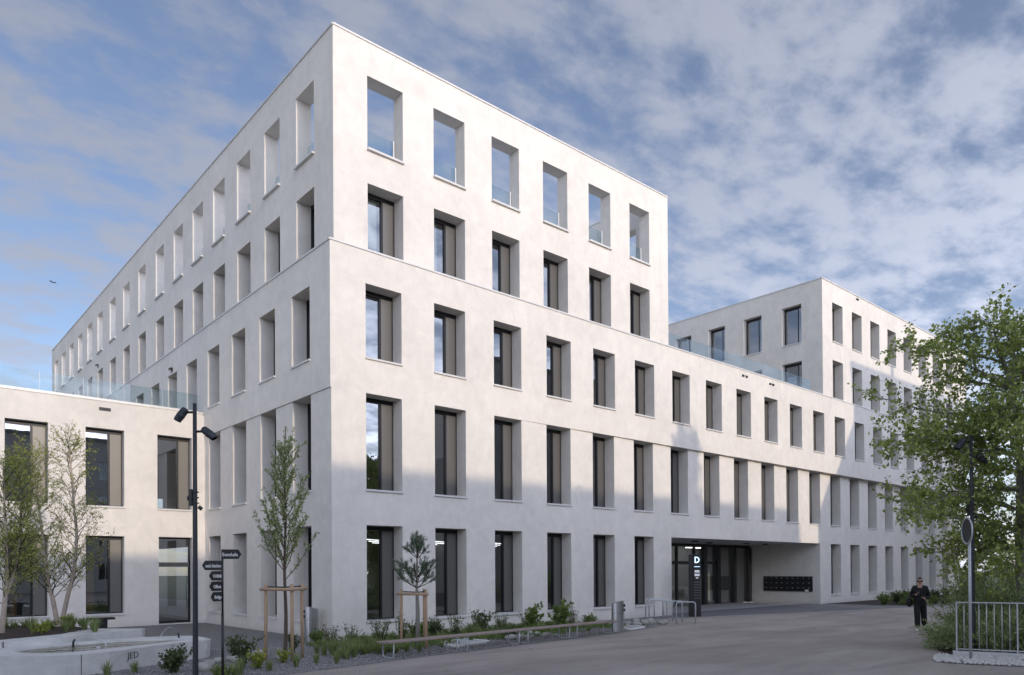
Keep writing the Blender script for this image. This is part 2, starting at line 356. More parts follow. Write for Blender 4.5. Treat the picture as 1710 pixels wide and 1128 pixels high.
sheet('shrub_bed_soil', [(8.45, -13.35), (9.2, -12.75), (10.4, -12.4), (13.5, -12.6), (32, -16.5), (32, -20), (30, -40), (8.9, -16.5), (8.45, -14.2)], 0.012, 'soil')

# ------------------------------------------------------------------ facade machinery
def facade(fn, s0, s1, z0, z1, ops, depth=0.5, back=False, cuts=()):
    """wall sheet with real openings: fn(s,z,dep)->xyz"""
    b = MB(); S = sorted(set([s0, s1] + list(cuts) + [x for o in ops for x in o[:2]])); Z = sorted(set([z0, z1] + [x for o in ops for x in o[2:4]]))
    idx = {}
    def vid(s, z, dp):
        k = (round(s, 4), round(z, 4), dp)
        if k not in idx: idx[k] = len(b.v); b.v.append(tuple(fn(s, z, dp)))
        return idx[k]
    def inside(s, z): return any(o[0] < s < o[1] and o[2] < z < o[3] for o in ops)
    for dp in ([0, depth] if back else [0]):
        for i in range(len(S) - 1):
            for j in range(len(Z) - 1):
                if inside((S[i] + S[i + 1]) / 2, (Z[j] + Z[j + 1]) / 2): continue
                b.f.append((vid(S[i], Z[j], dp), vid(S[i + 1], Z[j], dp), vid(S[i + 1], Z[j + 1], dp), vid(S[i], Z[j + 1], dp)))
    for o in ops:
        a0, a1, c0, c1 = o[:4]; dd = o[4] if len(o) > 4 else depth
        if dd == 0: continue
        base = len(b.v)
        for (s, z) in ((a0, c0), (a1, c0), (a1, c1), (a0, c1)): b.v.append(tuple(fn(s, z, 0)))
        for (s, z) in ((a0, c0), (a1, c0), (a1, c1), (a0, c1)): b.v.append(tuple(fn(s, z, dd)))
        for k in range(4): b.f.append((base + k, base + (k + 1) % 4, base + 4 + (k + 1) % 4, base + 4 + k))
    return b
WIN = {}
def window_meshes(w, h, split=0.80, panel=True):
    k = (round(w, 3), round(h, 3), split, panel)
    if k in WIN: return WIN[k]
    f = MB(); t = 0.045
    top = 0.13
    f.box(0, w, 0, 0.08, h - top, h); f.box(0, w, 0, 0.08, 0, 0.05); f.box(0, t, 0, 0.08, 0.05, h - top); f.box(w - t, w, 0, 0.08, 0.05, h - top)
    f.box(split - 0.03, split + 0.03, -0.005, 0.08, 0.05, h - top)
    if not panel: f.box(split + 0.17, split + 0.20, 0.005, 0.07, 0.05, h - top)
    fr = f.mesh('window', 'frame'); p = MB()
    p.quad((t, 0.05, 0.05), (split - 0.03, 0.05, 0.05), (split - 0.03, 0.05, h - top), (t, 0.05, h - top)); pn = p.mesh('pane', 'glass')
    q = MB(); q.box(split + 0.03, w - t, 0.015, 0.06, 0.05, h - top)
    # folded edges of the metal leaf
    q.box(split + 0.035, split + 0.055, 0.0, 0.015, 0.055, h - top - 0.01); q.box(w - t - 0.022, w - t - 0.002, 0.0, 0.015, 0.055, h - top - 0.01)
    pl = q.mesh('vent_panel', 'panel' if panel else 'glass')
    WIN[k] = (fr, pn, pl); return WIN[k]
SILL = {}
def add_window(parent, origin, rz, w, h, depth, sill=True, split=0.80, panel=True):
    fr, pn, pl = window_meshes(w, h, split, panel)
    o = put('window', fr, parent, origin, rz); put('pane', pn, o); put('vent_panel', pl, o)
    if sill:
        k = (round(w, 3), round(depth, 3))
        if k not in SILL:
            s = MB(); s.box(-0.02, w + 0.02, -depth - 0.05, 0.0, -0.055, -0.002); s.box(0.002, w - 0.002, -depth + 0.02, -0.001, -0.002, 0.012); SILL[k] = s.mesh('sill', 'sill')
        put('sill', SILL[k], o)
    return o
BAL = {}
def add_balustrade(parent, origin, rz, w, depth):
    k = (round(w, 3), round(depth, 3))
    if k not in BAL:
        a = MB(); a.box(0.06, w - 0.10, 0.0, 0.012, 0.02, 0.78); c = MB(); c.box(w - 0.13, w - 0.095, -0.02, 0.03, 0.0, 0.80)
        s = MB(); s.box(-0.02, w + 0.02, -depth - 0.05 + 0.12, 0.12, -0.055, 0.004); BAL[k] = (a.mesh('balustrade_pane', 'rail_glass'), c.mesh('balustrade_post', 'white'), s.mesh('sill', 'sill'))
    o = put('balustrade', BAL[k][0], parent, origin, rz); put('post', BAL[k][1], o); put('sill', BAL[k][2], o)
def cap(parent, pts, z, width=0.45, thick=0.055, over=0.03):
    """metal coping along a polyline whose outer side is on the right-hand side of travel"""
    for a, c in zip(pts[:-1], pts[1:]):
        a = Vector(a); c = Vector(c); d = (c - a).normalized(); nrm = Vector((d.y, -d.x)); L = (c - a).length; n = max(1, int(round(L / 3.0)))
        for k in range(n):
            p = a + d * (L * k / n + (.005 if k else 0)); q = a + d * (L * (k + 1) / n - (.005 if k < n - 1 else 0))
            o0 = p + nrm * over; o1 = q + nrm * over; i0 = p - nrm * width; i1 = q - nrm * width
            v = [(o0.x, o0.y, z), (o1.x, o1.y, z), (i1.x, i1.y, z), (i0.x, i0.y, z)]
            v += [(x, y, z + thick) for x, y, _ in v]
            b = MB(); b.add(v, [(0, 3, 2, 1), (4, 5, 6, 7), (0, 1, 5, 4), (1, 2, 6, 5), (2, 3, 7, 6), (3, 0, 4, 7)]); b.build('coping', 'cap', parent)

# ------------------------------------------------------------------ main building
H1, H2, ZP, ZT = 7.30, 11.55, 11.605, 18.125
BX = 52.0; DEP = 0.5
bld = thing('office_building', 'large white plastered office building with rows of deep recessed windows', 'building')
PR, OR, WR = 2.4936, 1.1345, 1.2612
PL, OL, WL = 2.476, 1.273, 1.24
def ymid(x): return min(0.0, 0.0706 - 0.0116 * (x + 0.0288))
def yup(x): return 0.3614 - 0.0187 * (x - 0.2864)
XT0, XT1, XB0 = 0.2864, 16.1, 29.88
WN = range(0, 20)
# lower storeys, front
ops = []
for i in WN:
    x = OR + i * PR
    if i < 6 or i >= 12: ops.append((x, x + WR, 0.50, 3.365))
    ops.append((x, x + WR, 4.43, 7.295))
ops.append((16.1, 29.75, 0.0, 3.37, 0))
low = facade(lambda s, z, d: (s, d, z), 0.0, BX, -0.03, H1, ops, DEP); low.build('lower_wall', 'plaster', bld)
for i in WN:
    x = OR + i * PR
    if i < 6 or i >= 12: add_window(bld, (x, DEP, 0.50), 0, WR, 2.865, DEP)
    add_window(bld, (x, DEP, 4.43), 0, WR, 2.865, DEP)
# middle storey, front (leans out of plane to the right, over a soffit edge)
ops = [(OR + i * PR, OR + i * PR + WR, 8.37, 10.573) for i in WN]
mid = facade(lambda s, z, d: (s, ymid(s) + d, z), -0.0288, BX, H1, H2, ops, DEP, cuts=(6.06,))
mid.quad((6.06, 0.0, H1), (BX, ymid(BX), H1), (BX, 0.02, H1), (6.06, 0.02, H1))
mid.quad((BX, ymid(BX), H1), (BX, 20, H1), (BX, 20, H2), (BX, ymid(BX), H2)); mid.build('middle_wall', 'plaster', bld)
for i in WN: add_window(bld, (OR + i * PR, ymid(OR + (i + .5) * PR) + DEP, 8.37), 0, WR, 2.203, DEP)
cap(bld, [(-0.0288, 0), (6.06, 0), (BX, ymid(BX))], H2, 0.6)
# west side, lower and middle
wlow = [(OL + i * PL, OL + i * PL + WL) for i in range(4)]
ops = [(a, c, 0.50, 3.365) for a, c in wlow] + [(a, c, 4.43, 7.295) for a, c in wlow]
facade(lambda s, z, d: (d, s, z), 0.0, 10.8, -0.03, H1, ops, DEP).build('lower_side_wall', 'plaster', bld)
for a, c in wlow:
    for z in (0.50, 4.43): add_window(bld, (DEP, c, z), -math.pi / 2, WL, 2.865, DEP)
YS = 42.9
wm = [(OL + i * PL, OL + i * PL + WL) for i in range(12)]
facade(lambda s, z, d: (-0.0288 + d, s, z), 0.0, YS, H1, H2, [(a, c, 8.37, 10.573) for a, c in wm], DEP).build('middle_side_wall', 'plaster', bld)
for a, c in wm: add_window(bld, (DEP - 0.0288, c, 8.37), -math.pi / 2, WL, 2.203, DEP)
cap(bld, [(-0.0288, YS), (-0.0288, 0.0)], H2, 0.6)
b = MB(); b.quad((0, 0, H2 - 0.02), (BX, 0, H2 - 0.02), (BX, 20, H2 - 0.02), (0, 20, H2 - 0.02)); b.quad((0, 20, H2 - 0.02), (16, 20, H2 - 0.02), (16, YS, H2 - 0.02), (0, YS, H2 - 0.02)); b.build('terrace_floor', 'roofing', bld)
# tower, front and sides (top storey is an open roof loggia)
TX = [1.4218 + 2.4309 * i for i in range(6)]; TW = 1.2636
ops = [(x, x + TW, 11.63, 13.80) for x in TX] + [(x, x + TW, 14.86, 17.094) for x in TX]
facade(lambda s, z, d: (s, yup(s) + d, z), XT0, XT1, H2 - 0.05, ZT, ops, 0.52, True).build('tower_front_wall', 'plaster', bld)
for x in TX:
    add_window(bld, (x, yup(x + .6) + DEP, 11.63), 0, TW, 2.17, DEP, False)
    add_balustrade(bld, (x, yup(x + .6) + 0.36, 14.86), 0, TW, 0.52)
near = [1.218 + 2.4627 * i for i in range(4)] + [11.0, 13.486, 16.146, 19.043, 21.897, 24.71, 27.555, 30.13, 32.705, 35.283, 37.838, 40.296]
SY = [(0.3614 + a, 0.3614 + a + WL) for a in near]
facade(lambda s, z, d: (XT0 + d, s, z), yup(XT0), YS, H2 - 0.05, ZT, [(a, c, 11.63, 13.80) for a, c in SY] + [(a, c, 14.86, 17.094) for a, c in SY], 0.52, True).build('tower_side_wall', 'plaster', bld)
for a, c in SY:
    add_window(bld, (XT0 + DEP, c, 11.63), -math.pi / 2, WL, 2.17, DEP, False)
    add_balustrade(bld, (XT0 + 0.36, c, 14.86), -math.pi / 2, WL, 0.52)
EY = [(1.4 + 2.47 * i, 1.4 + 2.47 * i + WL) for i in range(7)]
facade(lambda s, z, d: (XT1 - d, s, z), yup(XT1), YS, H2 - 0.05, ZT, [(a, c, 14.86, 17.094) for a, c in EY], 0.52, True).build('tower_east_wall', 'plaster', bld)
b = MB(); b.quad((XT0, YS, H2), (XT1, YS, H2), (XT1, YS, ZT), (XT0, YS, ZT)); b.quad((XT0, YS - .52, H2), (XT1, YS - .52, H2), (XT1, YS - .52, ZT), (XT0, YS - .52, ZT)); b.build('tower_rear_wall', 'plaster', bld)
b = MB(); b.quad((XT0 + .1, .5, 14.45), (XT1 - .1, .5, 14.45), (XT1 - .1, YS - .1, 14.45), (XT0 + .1, YS - .1, 14.45)); b.build('loggia_floor', 'interior_light', bld)
cap(bld, [(XT0, YS), (XT0, yup(XT0)), (XT1, yup(XT1)), (XT1, YS)], ZT, 0.55)
# right block
BXs = [31.058 + 2.4309 * i for i in range(9)]
BXs = [x for x in BXs if x + TW < BX - 0.5]
ops = [(x, x + TW, 11.63, 13.79) for x in BXs] + [(x, x + TW, 14.86, 17.06) for x in BXs]
facade(lambda s, z, d: (s, yup(s) + 0.01 + d, z), XB0, BX, H2 - 0.05, ZT, ops, DEP).build('block_front_wall', 'plaster', bld)
for x in BXs:
    add_window(bld, (x, yup(x + .6) + 0.01 + DEP, 11.63), 0, TW, 2.16, DEP, False); add_window(bld, (x, yup(x + .6) + 0.01 + DEP, 14.86), 0, TW, 2.20, DEP)
BY = [(1.02 + 2.465 * i, 1.02 + 2.465 * i + 1.18) for i in range(4)]
facade(lambda s, z, d: (XB0 + d, s, z), yup(XB0), 14.0, H2 - 0.05, ZT, [(a, c, 11.63, 13.79) for a, c in BY] + [(a, c, 14.86, 17.04) for a, c in BY], 0.30).build('block_side_wall', 'plaster', bld)
for a, c in BY:
    add_window(bld, (XB0 + .30, c, 11.63), -math.pi / 2, 1.18, 2.16, .30, False, 0.85, False); add_window(bld, (XB0 + .30, c, 14.86), -math.pi / 2, 1.18, 2.18, .30, True, 0.85, False)
b = MB(); b.quad((BX, yup(BX), H2), (BX, 14, H2), (BX, 14, ZT), (BX, yup(BX), ZT)); b.quad((BX, 0, 0), (BX, 20, 0), (BX, 20, H1), (BX, 0, H1)); b.build('block_end_wall', 'plaster', bld)
b = MB(); b.quad((XB0, 0, ZT - .2), (BX, 0, ZT - .2), (BX, 14, ZT - .2), (XB0, 14, ZT - .2)); b.build('block_roof', 'roofing', bld)
cap(bld, [(XB0, 14.0), (XB0, yup(XB0)), (BX, yup(BX)), (BX, 14)], ZT, 0.5)
# terrace railing between tower and block
def railing(name, label, p0, p1, z0, z1, n, ret=None):
    r = thing(name, label, 'railing', (p0[0], p0[1], z0)); a = Vector(p0); c = Vector(p1); d = (c - a); L = d.length; d /= L; nr = Vector((-d.y, d.x)); w = L / n
    T = Matrix(((d.x, nr.x, 0, 0), (d.y, nr.y, 0, 0), (0, 0, 1, 0), (0, 0, 0, 1)))
    k = MB(); k.box(0, L, -0.03, 0.03, 0, 0.05, T); k.build('base_channel', 'galv', r)
    pm = MB(); pm.box(0.006, w - 0.006, -0.008, 0.008, 0.05, z1 - z0, T); me = pm.mesh('glass_panel', 'rail_glass')
    for i in range(n): put('glass_panel', me, r, tuple(T @ Vector((i * w, 0, 0))))
    jm = MB(); jm.box(-0.0045, 0.0045, -0.009, 0.009, 0.05, z1 - z0, T); jme = jm.mesh('joint', 'galv')
    for i in range(1, n): put('joint', jme, r, tuple(T @ Vector((i * w, 0, 0))))
    if ret:
        q = MB(); q.box(0, 0.016, 0.01, ret, 0.05, z1 - z0, T); put('glass_panel', q.mesh('glass_panel', 'rail_glass'), r, tuple(T @ Vector((L, 0, 0))))
    return r
railing('glass_railing', 'clear glass railing on the roof terrace between tower and right block', (16.15, 0.26), (28.95, 0.11), H2 + .055, 12.36, 8, 1.2)
# outlets and little wall lamps
def outlet(x, y, z, w=.16, h=.10):
    b = MB(); b.box(-w / 2, w / 2, -.03, .02, -h / 2, h / 2); b.box(-w / 2, -w / 2 + .03, -.05, -.03, -h / 2, h / 2); b.box(w / 2 - .03, w / 2, -.05, -.03, -h / 2, h / 2)
    put('overflow_outlet', b.mesh('overflow_outlet', 'black'), bld, (x, y, z))
for x in (21.65, 21.95, 24.12, 24.4): outlet(x, ymid(x), 11.28, .14)
for x in (34.19, 49.04): outlet(x, yup(x), 17.95, .24)
for y, z, x in ((29.0, 14.16, XT0), (14.3, 10.80, -.0288)):
    b = MB(); b.box(-.10, 0, -.12, .12, -.02, .03); b.box(-.03, 0, -.10, .10, -.14, -.02); b.box(-.14, -.10, -.05, .05, -.08, .02)
    put('wall_lamp', b.mesh('wall_lamp', 'black'), bld, (x, y, z))
# interiors: slabs and rear partitions seen through the panes
b = MB()
for z in (0.02, 3.75, 4.0, 7.55, 7.9, 11.3): b.quad((.55, .6, z), (BX - .3, .6, z), (BX - .3, 7, z), (.55, 7, z)); b.quad((.55, 7, z), (7, 7, z), (7, 40, z), (.55, 40, z))
b.build('floor_slab', 'interior', bld)
b = MB()
for z in (11.6, 14.4): b.quad((XT0 + .6, .95, z), (15.8, .95, z), (15.8, 7, z), (XT0 + .6, 7, z))
for x in (6.4, 13.6, 30.3, 38.6): b.quad((x, .62, 0.02), (x, 7, 0.02), (x, 7, 11.3), (x, .62, 11.3))
b.quad((6.4, .95, 11.6), (6.4, 7, 11.6), (6.4, 7, 14.4), (6.4, .95, 14.4))
b.quad((.55, 7, 0), (BX - .3, 7, 0), (BX - .3, 7, 14.4), (.55, 7, 14.4)); b.quad((7, 7, 3.8), (7, 40, 3.8), (7, 40, 14.4), (7, 7, 14.4)); b.build('partition', 'interior', bld)
# entrance recess
b = MB(); RX0, RX1, RD, RH = 16.1, 29.75, 4.4, 3.37
b.quad((RX0, 0, 0), (RX0, RD, 0), (RX0, RD, RH), (RX0, 0, RH)); b.build('recess_wall', 'plaster', bld); b = MB(); b.quad((RX1, 0, 0), (RX1, RD, 0), (RX1, RD, RH), (RX1, 0, RH)); b.build('recess_wall', 'plaster', bld)
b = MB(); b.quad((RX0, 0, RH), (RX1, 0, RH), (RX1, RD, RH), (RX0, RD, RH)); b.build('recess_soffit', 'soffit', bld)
for x, y in ((20.2, 1.6), (22.9, 2.6), (25.8, 2.2), (27.8, 2.2)):
    b = MB(); b.tube([(0, 0, 0), (0, 0, -.05)], .17, 14); put('soffit_lamp', b.mesh('soffit_lamp', 'black'), bld, (x, y, RH))
# entrance glazing: posts, heads, panes and doors
eg = MB(); eg.box(0, RX1 - RX0, -.10, .0, RH - .16, RH - .003); eg.box(0, RX1 - RX0, -.08, 0, 0.0, .04); ego = eg.build('entrance_frame', 'black', bld); ego.location = (RX0, RD, 0)
posts = [0.0, 1.55, 3.1, 4.65, 6.3, 7.9, 8.72, 10.05, 11.7, 13.35]; wd = [.2, .1, .1, .1, .12, .12, .30, .28, .28, .28]
pm = {}
for x, w in zip(posts, wd):
    b = MB(); b.box(0, w, -.22 if w > .25 else -.12, -.001, .04, RH - .16); put('post', b.mesh('post', 'black'), ego, (x, 0, 0))
for (x, w), x2 in zip(list(zip(posts, wd))[:-1], posts[1:]):
    b = MB(); b.quad((x + w, -.04, .04), (x2, -.04, .04), (x2, -.04, RH - .16), (x + w, -.04, RH - .16)); put('pane', b.mesh('pane', 'glass'), ego)
for x0, x1 in ((.2, 1.55), (1.65, 3.1), (4.75, 6.3), (6.42, 7.9), (8.02, 8.72), (9.02, 10.05)):
    b = MB(); b.box(x0, x1, -.09, -.041, 2.25, 2.42); put('transom', b.mesh('transom', 'black'), ego)
b = MB(); b.quad((RX0 + .3, RD + 2.55, 0), (RX1, RD + 2.55, 0), (RX1, RD + 2.55, 3.4), (RX0 + .3, RD + 2.55, 3.4)); b.build('lobby_wall', 'interior_light', bld)

for k, x in enumerate((18.6, 22.4, 26.2)):  # ceiling strips added to brighten the dark lobby
    b = MB(); b.box(-.9, .9, -.06, .06, 0, .05); o = put('strip_light', b.mesh('strip_light', 'lobby_fill'), None, (x, RD + 1.3, 3.2)); tag(o, 'strip light added on the ceiling to brighten the lobby behind the entrance glass, %s' % ('left', 'middle', 'right')[k], 'light', 'added lobby strip lights')
# curtains in the tower
for k, (x, lab) in enumerate(zip(TX[:4], ('pale curtain in the leftmost window just above the ledge', 'pale curtain in the second tower window above the ledge', 'pale curtain in the third tower window above the ledge', 'pale curtain in the fourth tower window above the ledge'))):
    pts = [(x + .04 + i * .012, yup(x) + .68 + .035 * math.sin(i * 1.1), 0) for i in range(int([.68, .55, .40, .3][k] / .012))]
    b = MB(); vs = [(px, py, 11.64) for px, py, _ in pts] + [(px, py, 13.66) for px, py, _ in pts]; n = len(pts)
    b.add(vs, [(i, i + 1, n + i + 1, n + i) for i in range(n - 1)]); tag(b.build('curtain', 'curtain', None, True), lab, 'curtain', 'curtains in the tower windows')
# strip lights inside the ground floor
LABS = ['first window from the corner', 'second window from the corner', 'third window from the corner']
for i in range(3):
    for j in range(3):
        b = MB(); y = 1.5 + 1.2 * j; b.box(-.8, .8, -.02, .02, 0, .025)
        o = put('strip_light', b.mesh('strip_light', 'lamp_on'), None, (OR + i * PR + 1.3 + 0.85 * j, y, 2.98), 0.5)
        tag(o, '%s white strip light seen through the ground floor %s' % (('front', 'middle', 'rear')[j], LABS[i]), 'light', 'strip lights on the ground floor ceiling')

# ------------------------------------------------------------------ left wing
YW = 10.39
wing = thing('building_wing', 'two storey cream plastered wing with glass railing on its flat roof', 'building', (0, YW, 0))
wx = [(-1.74 - 2.39 * i, -1.74 - 2.39 * i + 1.25) for i in range(7)]
ops = [(a, c, 4.40, 7.20) for a, c in wx] + [(a, c, .50, 3.325) for a, c in wx[1:]] + [(-1.70, -.48, .045, 3.335)]
WD = 0.26
facade(lambda s, z, d: (s, d, z), -18.5, 0.0, -.03, 8.19, ops, WD).build('wall', 'plaster', wing)
for k, (a, c) in enumerate(wx):
    add_window(wing, (a, WD, 4.40), 0, 1.25, 2.80, WD)
    if k: add_window(wing, (a, WD, .50), 0, 1.25, 2.825, WD)
b = MB(); w, h = 1.22, 3.29
b.box(0, .06, 0, .1, 0, h); b.box(w - .06, w, 0, .1, 0, h); b.box(.06, w - .06, 0, .1, h - .06, h); b.box(.06, w - .06, 0, .1, 0, .09)
do = put('door', b.mesh('door', 'frame'), wing, (-1.70, WD - .02, .045)); b = MB(); b.box(.06, w - .06, -.02, .1, 2.16, 2.33); b.box(.35, .62, -.05, -.02, 2.22, 2.30); put('transom', b.mesh('transom', 'panel'), do)
b = MB(); b.quad((.06, .05, .09), (w - .06, .05, .09), (w - .06, .05, 2.16), (.06, .05, 2.16)); b.quad((.06, .05, 2.33), (w - .06, .05, 2.33), (w - .06, .05, h - .06), (.06, .05, h - .06)); put('pane', b.mesh('pane', 'glass'), do)
b = MB(); b.tube([(w - .12, -.05, .9), (w - .12, -.05, 1.5)], .015, 8); put('handle', b.mesh('handle', 'steel'), do)
cap(wing, [(-18.5, 0), (-.001, 0)], 8.19, .4)
b = MB(); b.quad((-18.5, .02, 8.1), (-.04, .02, 8.1), (-.04, 32, 8.1), (-18.5, 32, 8.1)); b.build('roof_terrace', 'roofing', wing)
b = MB(); b.quad((-18.5, 0, 0), (-18.5, 32, 0), (-18.5, 32, 8.2), (-18.5, 0, 8.2)); b.build('end_wall', 'plaster', wing)
b = MB()
for z in (.02, 3.7, 4.0, 7.6): b.quad((-18, .4, z), (-.1, .4, z), (-.1, 6, z), (-18, 6, z))
b.quad((-18, 6, 0), (-.1, 6, 0), (-.1, 6, 8), (-18, 6, 8)); b.build('floor_slab', 'interior', wing)
b = MB(); b.box(-.19, .19, -.012, .02, -.06, .06); put('overflow_outlet', b.mesh('overflow_outlet', 'anthracite'), wing, (-3.51, 0, 7.9))
for x in (-6.35, -3.98): # amber wooden columns just inside
    b = MB(); b.box(-.11, .11, -.08, .08, 0, 2.2); tag(put('wooden_column', b.mesh('wooden_column', 'wood_int'), None, (x + .18, YW + 1.0, .05)), 'warm wooden column behind the wing window %s' % ('beside the birches' if x < -5 else 'nearest the door'), 'column')
railing('glass_railing', 'long milky glass railing along the roof of the two storey wing', (-16.1, YW + .07), (-.22, YW + .07), 8.245, 8.94, 12)

# ------------------------------------------------------------------ neighbours across the forecourt (behind the camera): they shade and are mirrored
def neighbour(name, label, x0, x1, y0, y1, h, mat, rows, pitch, win=(1.3, 1.9)):
    t = thing(name, label, 'building', (x0, y1, 0)); L = x1 - x0; D = y1 - y0; n = int((L - 1.5) // pitch); off = (L - (n - 1) * pitch - win[0]) / 2
    cells = [(off + i * pitch, z) for i in range(n) for z in rows]
    facade(lambda s, z, d: (s, -d, z), 0, L, 0, h, [(a, a + win[0], z, z + win[1]) for a, z in cells], 0.2).build('front_wall', mat, t)
    b = MB(); b.quad((0, 0, 0), (0, -D, 0), (0, -D, h), (0, 0, h)); b.quad((0, -D, 0), (L, -D, 0), (L, -D, h), (0, -D, h)); b.quad((L, 0, 0), (L, -D, 0), (L, -D, h), (L, 0, h)); b.build('side_wall', mat, t)
    b = MB(); b.box(-.25, L + .25, -D - .25, .25, h, h + .3); b.build('roof', 'tiles' if mat == 'brick' else 'roofing', t)
    f = MB(); f.box(0, win[0], -.06, 0, 0, .06); f.box(0, win[0], -.06, 0, win[1] - .06, win[1]); f.box(0, .06, -.06, 0, .06, win[1] - .06); f.box(win[0] - .06, win[0], -.06, 0, .06, win[1] - .06); f.box(win[0] / 2 - .03, win[0] / 2 + .03, -.06, 0, .06, win[1] - .06)
    fm = f.mesh('window', 'white'); p = MB(); p.quad((.06, -.03, .06), (win[0] - .06, -.03, .06), (win[0] - .06, -.03, win[1] - .06), (.06, -.03, win[1] - .06)); pm = p.mesh('pane', 'glass')
    for a, z in cells: o = put('window', fm, t, (a, -.14, z)); put('pane', pm, o)
    return t
HA = 5.05 + 0.2364 * 48.0
neighbour('factory_building', 'long pale factory building across the forecourt behind the viewer', -46, 25.0, -66, -48, HA - .3, 'pale_render', (1.2, 4.8, 8.4, 12.0), 3.1)
HB = 14.05 + 0.2364 * 30
nb = neighbour('apartment_block', 'tall grey apartment block across the forecourt with a chimney', 32.2, 52, -45, -30, HB - .3, 'render_grey', (1.2, 4.6, 8.0, 11.4, 14.8, 17.8), 2.9)
b = MB(); b.add([(-3.9, 0, 0), (0, 0, 0), (0, -15, 0), (-3.9, -15, 0), (-3.9, 0, 12.0), (0, 0, 17.6), (0, -15, 17.6), (-3.9, -15, 12.0)], [(0, 1, 5, 4), (3, 2, 6, 7), (0, 3, 7, 4), (4, 5, 6, 7)]); b.build('lean_to', 'render_grey', nb)
b = MB(); b.box(5.35, 5.75, -1.2, -.6, HB, HB + .95); b.build('chimney', 'brick', nb)
far = neighbour('distant_house', 'pale grey house with shuttered windows glimpsed beyond the shrubs', 62, 84, -34, -22, 9, 'render_grey', (1.0, 4.0), 3.2)
far.rotation_euler = (0, 0, math.radians(0))

# ------------------------------------------------------------------ vegetation tools
def polyline(pts, n):
    pts = [Vector(p) for p in pts]; out = []
    for i in range(len(pts) - 1):
        p0 = pts[max(i - 1, 0)]; p1 = pts[i]; p2 = pts[i + 1]; p3 = pts[min(i + 2, len(pts) - 1)]
        for k in range(n):
            t = k / n
            out.append(0.5 * ((2 * p1) + (p2 - p0) * t + (2 * p0 - 5 * p1 + 4 * p2 - p3) * t * t + (3 * p1 - p0 - 3 * p2 + p3) * t ** 3))
    out.append(pts[-1]); return out
def limb(rnd, p, d, L, seg, wob, up):
    pts = [Vector(p)]; d = Vector(d).normalized()
    for i in range(seg):
        d = (d + Vector((rnd.gauss(0, wob), rnd.gauss(0, wob), rnd.gauss(0, wob) + up))).normalized(); pts.append(pts[-1] + d * (L / seg))
    return pts
def spread(rnd, d, ang):
    d = Vector(d).normalized(); u = d.orthogonal().normalized(); w = d.cross(u); t = rnd.uniform(0, 2 * math.pi); a = ang * rnd.uniform(.7, 1.25)
    return (d * math.cos(a) + (u * math.cos(t) + w * math.sin(t)) * math.sin(a)).normalized()
def subtwigs(rnd, pts, r, n, L, ang, wob, up, mb, sides=4, start=.25, taper=.6):
    out = []
    for k in range(n):
        f = start + (1 - start) * (k + rnd.random()) / n; i = min(int(f * (len(pts) - 1)), len(pts) - 2); q = f * (len(pts) - 1) - i
        p = pts[i].lerp(pts[i + 1], q); d = spread(rnd, pts[i + 1] - pts[i], ang); l = L * (1 - taper * f) * rnd.uniform(.6, 1.25)
        t = limb(rnd, p, d, l, 4, wob, up); out.append(t)
        if mb is not None: mb.tube(t, [r * (1 - .75 * j / 4) for j in range(5)], sides, False)
    return out
def along(rng, lines, per_m, jit, f0=.15):
    P = []; D = []
    for pts in lines:
        A = np.array([tuple(p) for p in pts]); seg = A[1:] - A[:-1]; L = np.linalg.norm(seg, axis=1).sum(); n = max(1, int(L * per_m))
        t = rng.uniform(f0, 1, n) * (len(A) - 1); i = np.minimum(t.astype(int), len(A) - 2); q = (t - i)[:, None]
        P.append(A[i] + seg[i] * q + rng.normal(size=(n, 3)) * jit); D.append(unit(seg[i]))
    return np.concatenate(P), np.concatenate(D)
def local(pts, o): return [Vector(p) - Vector(o) for p in pts]

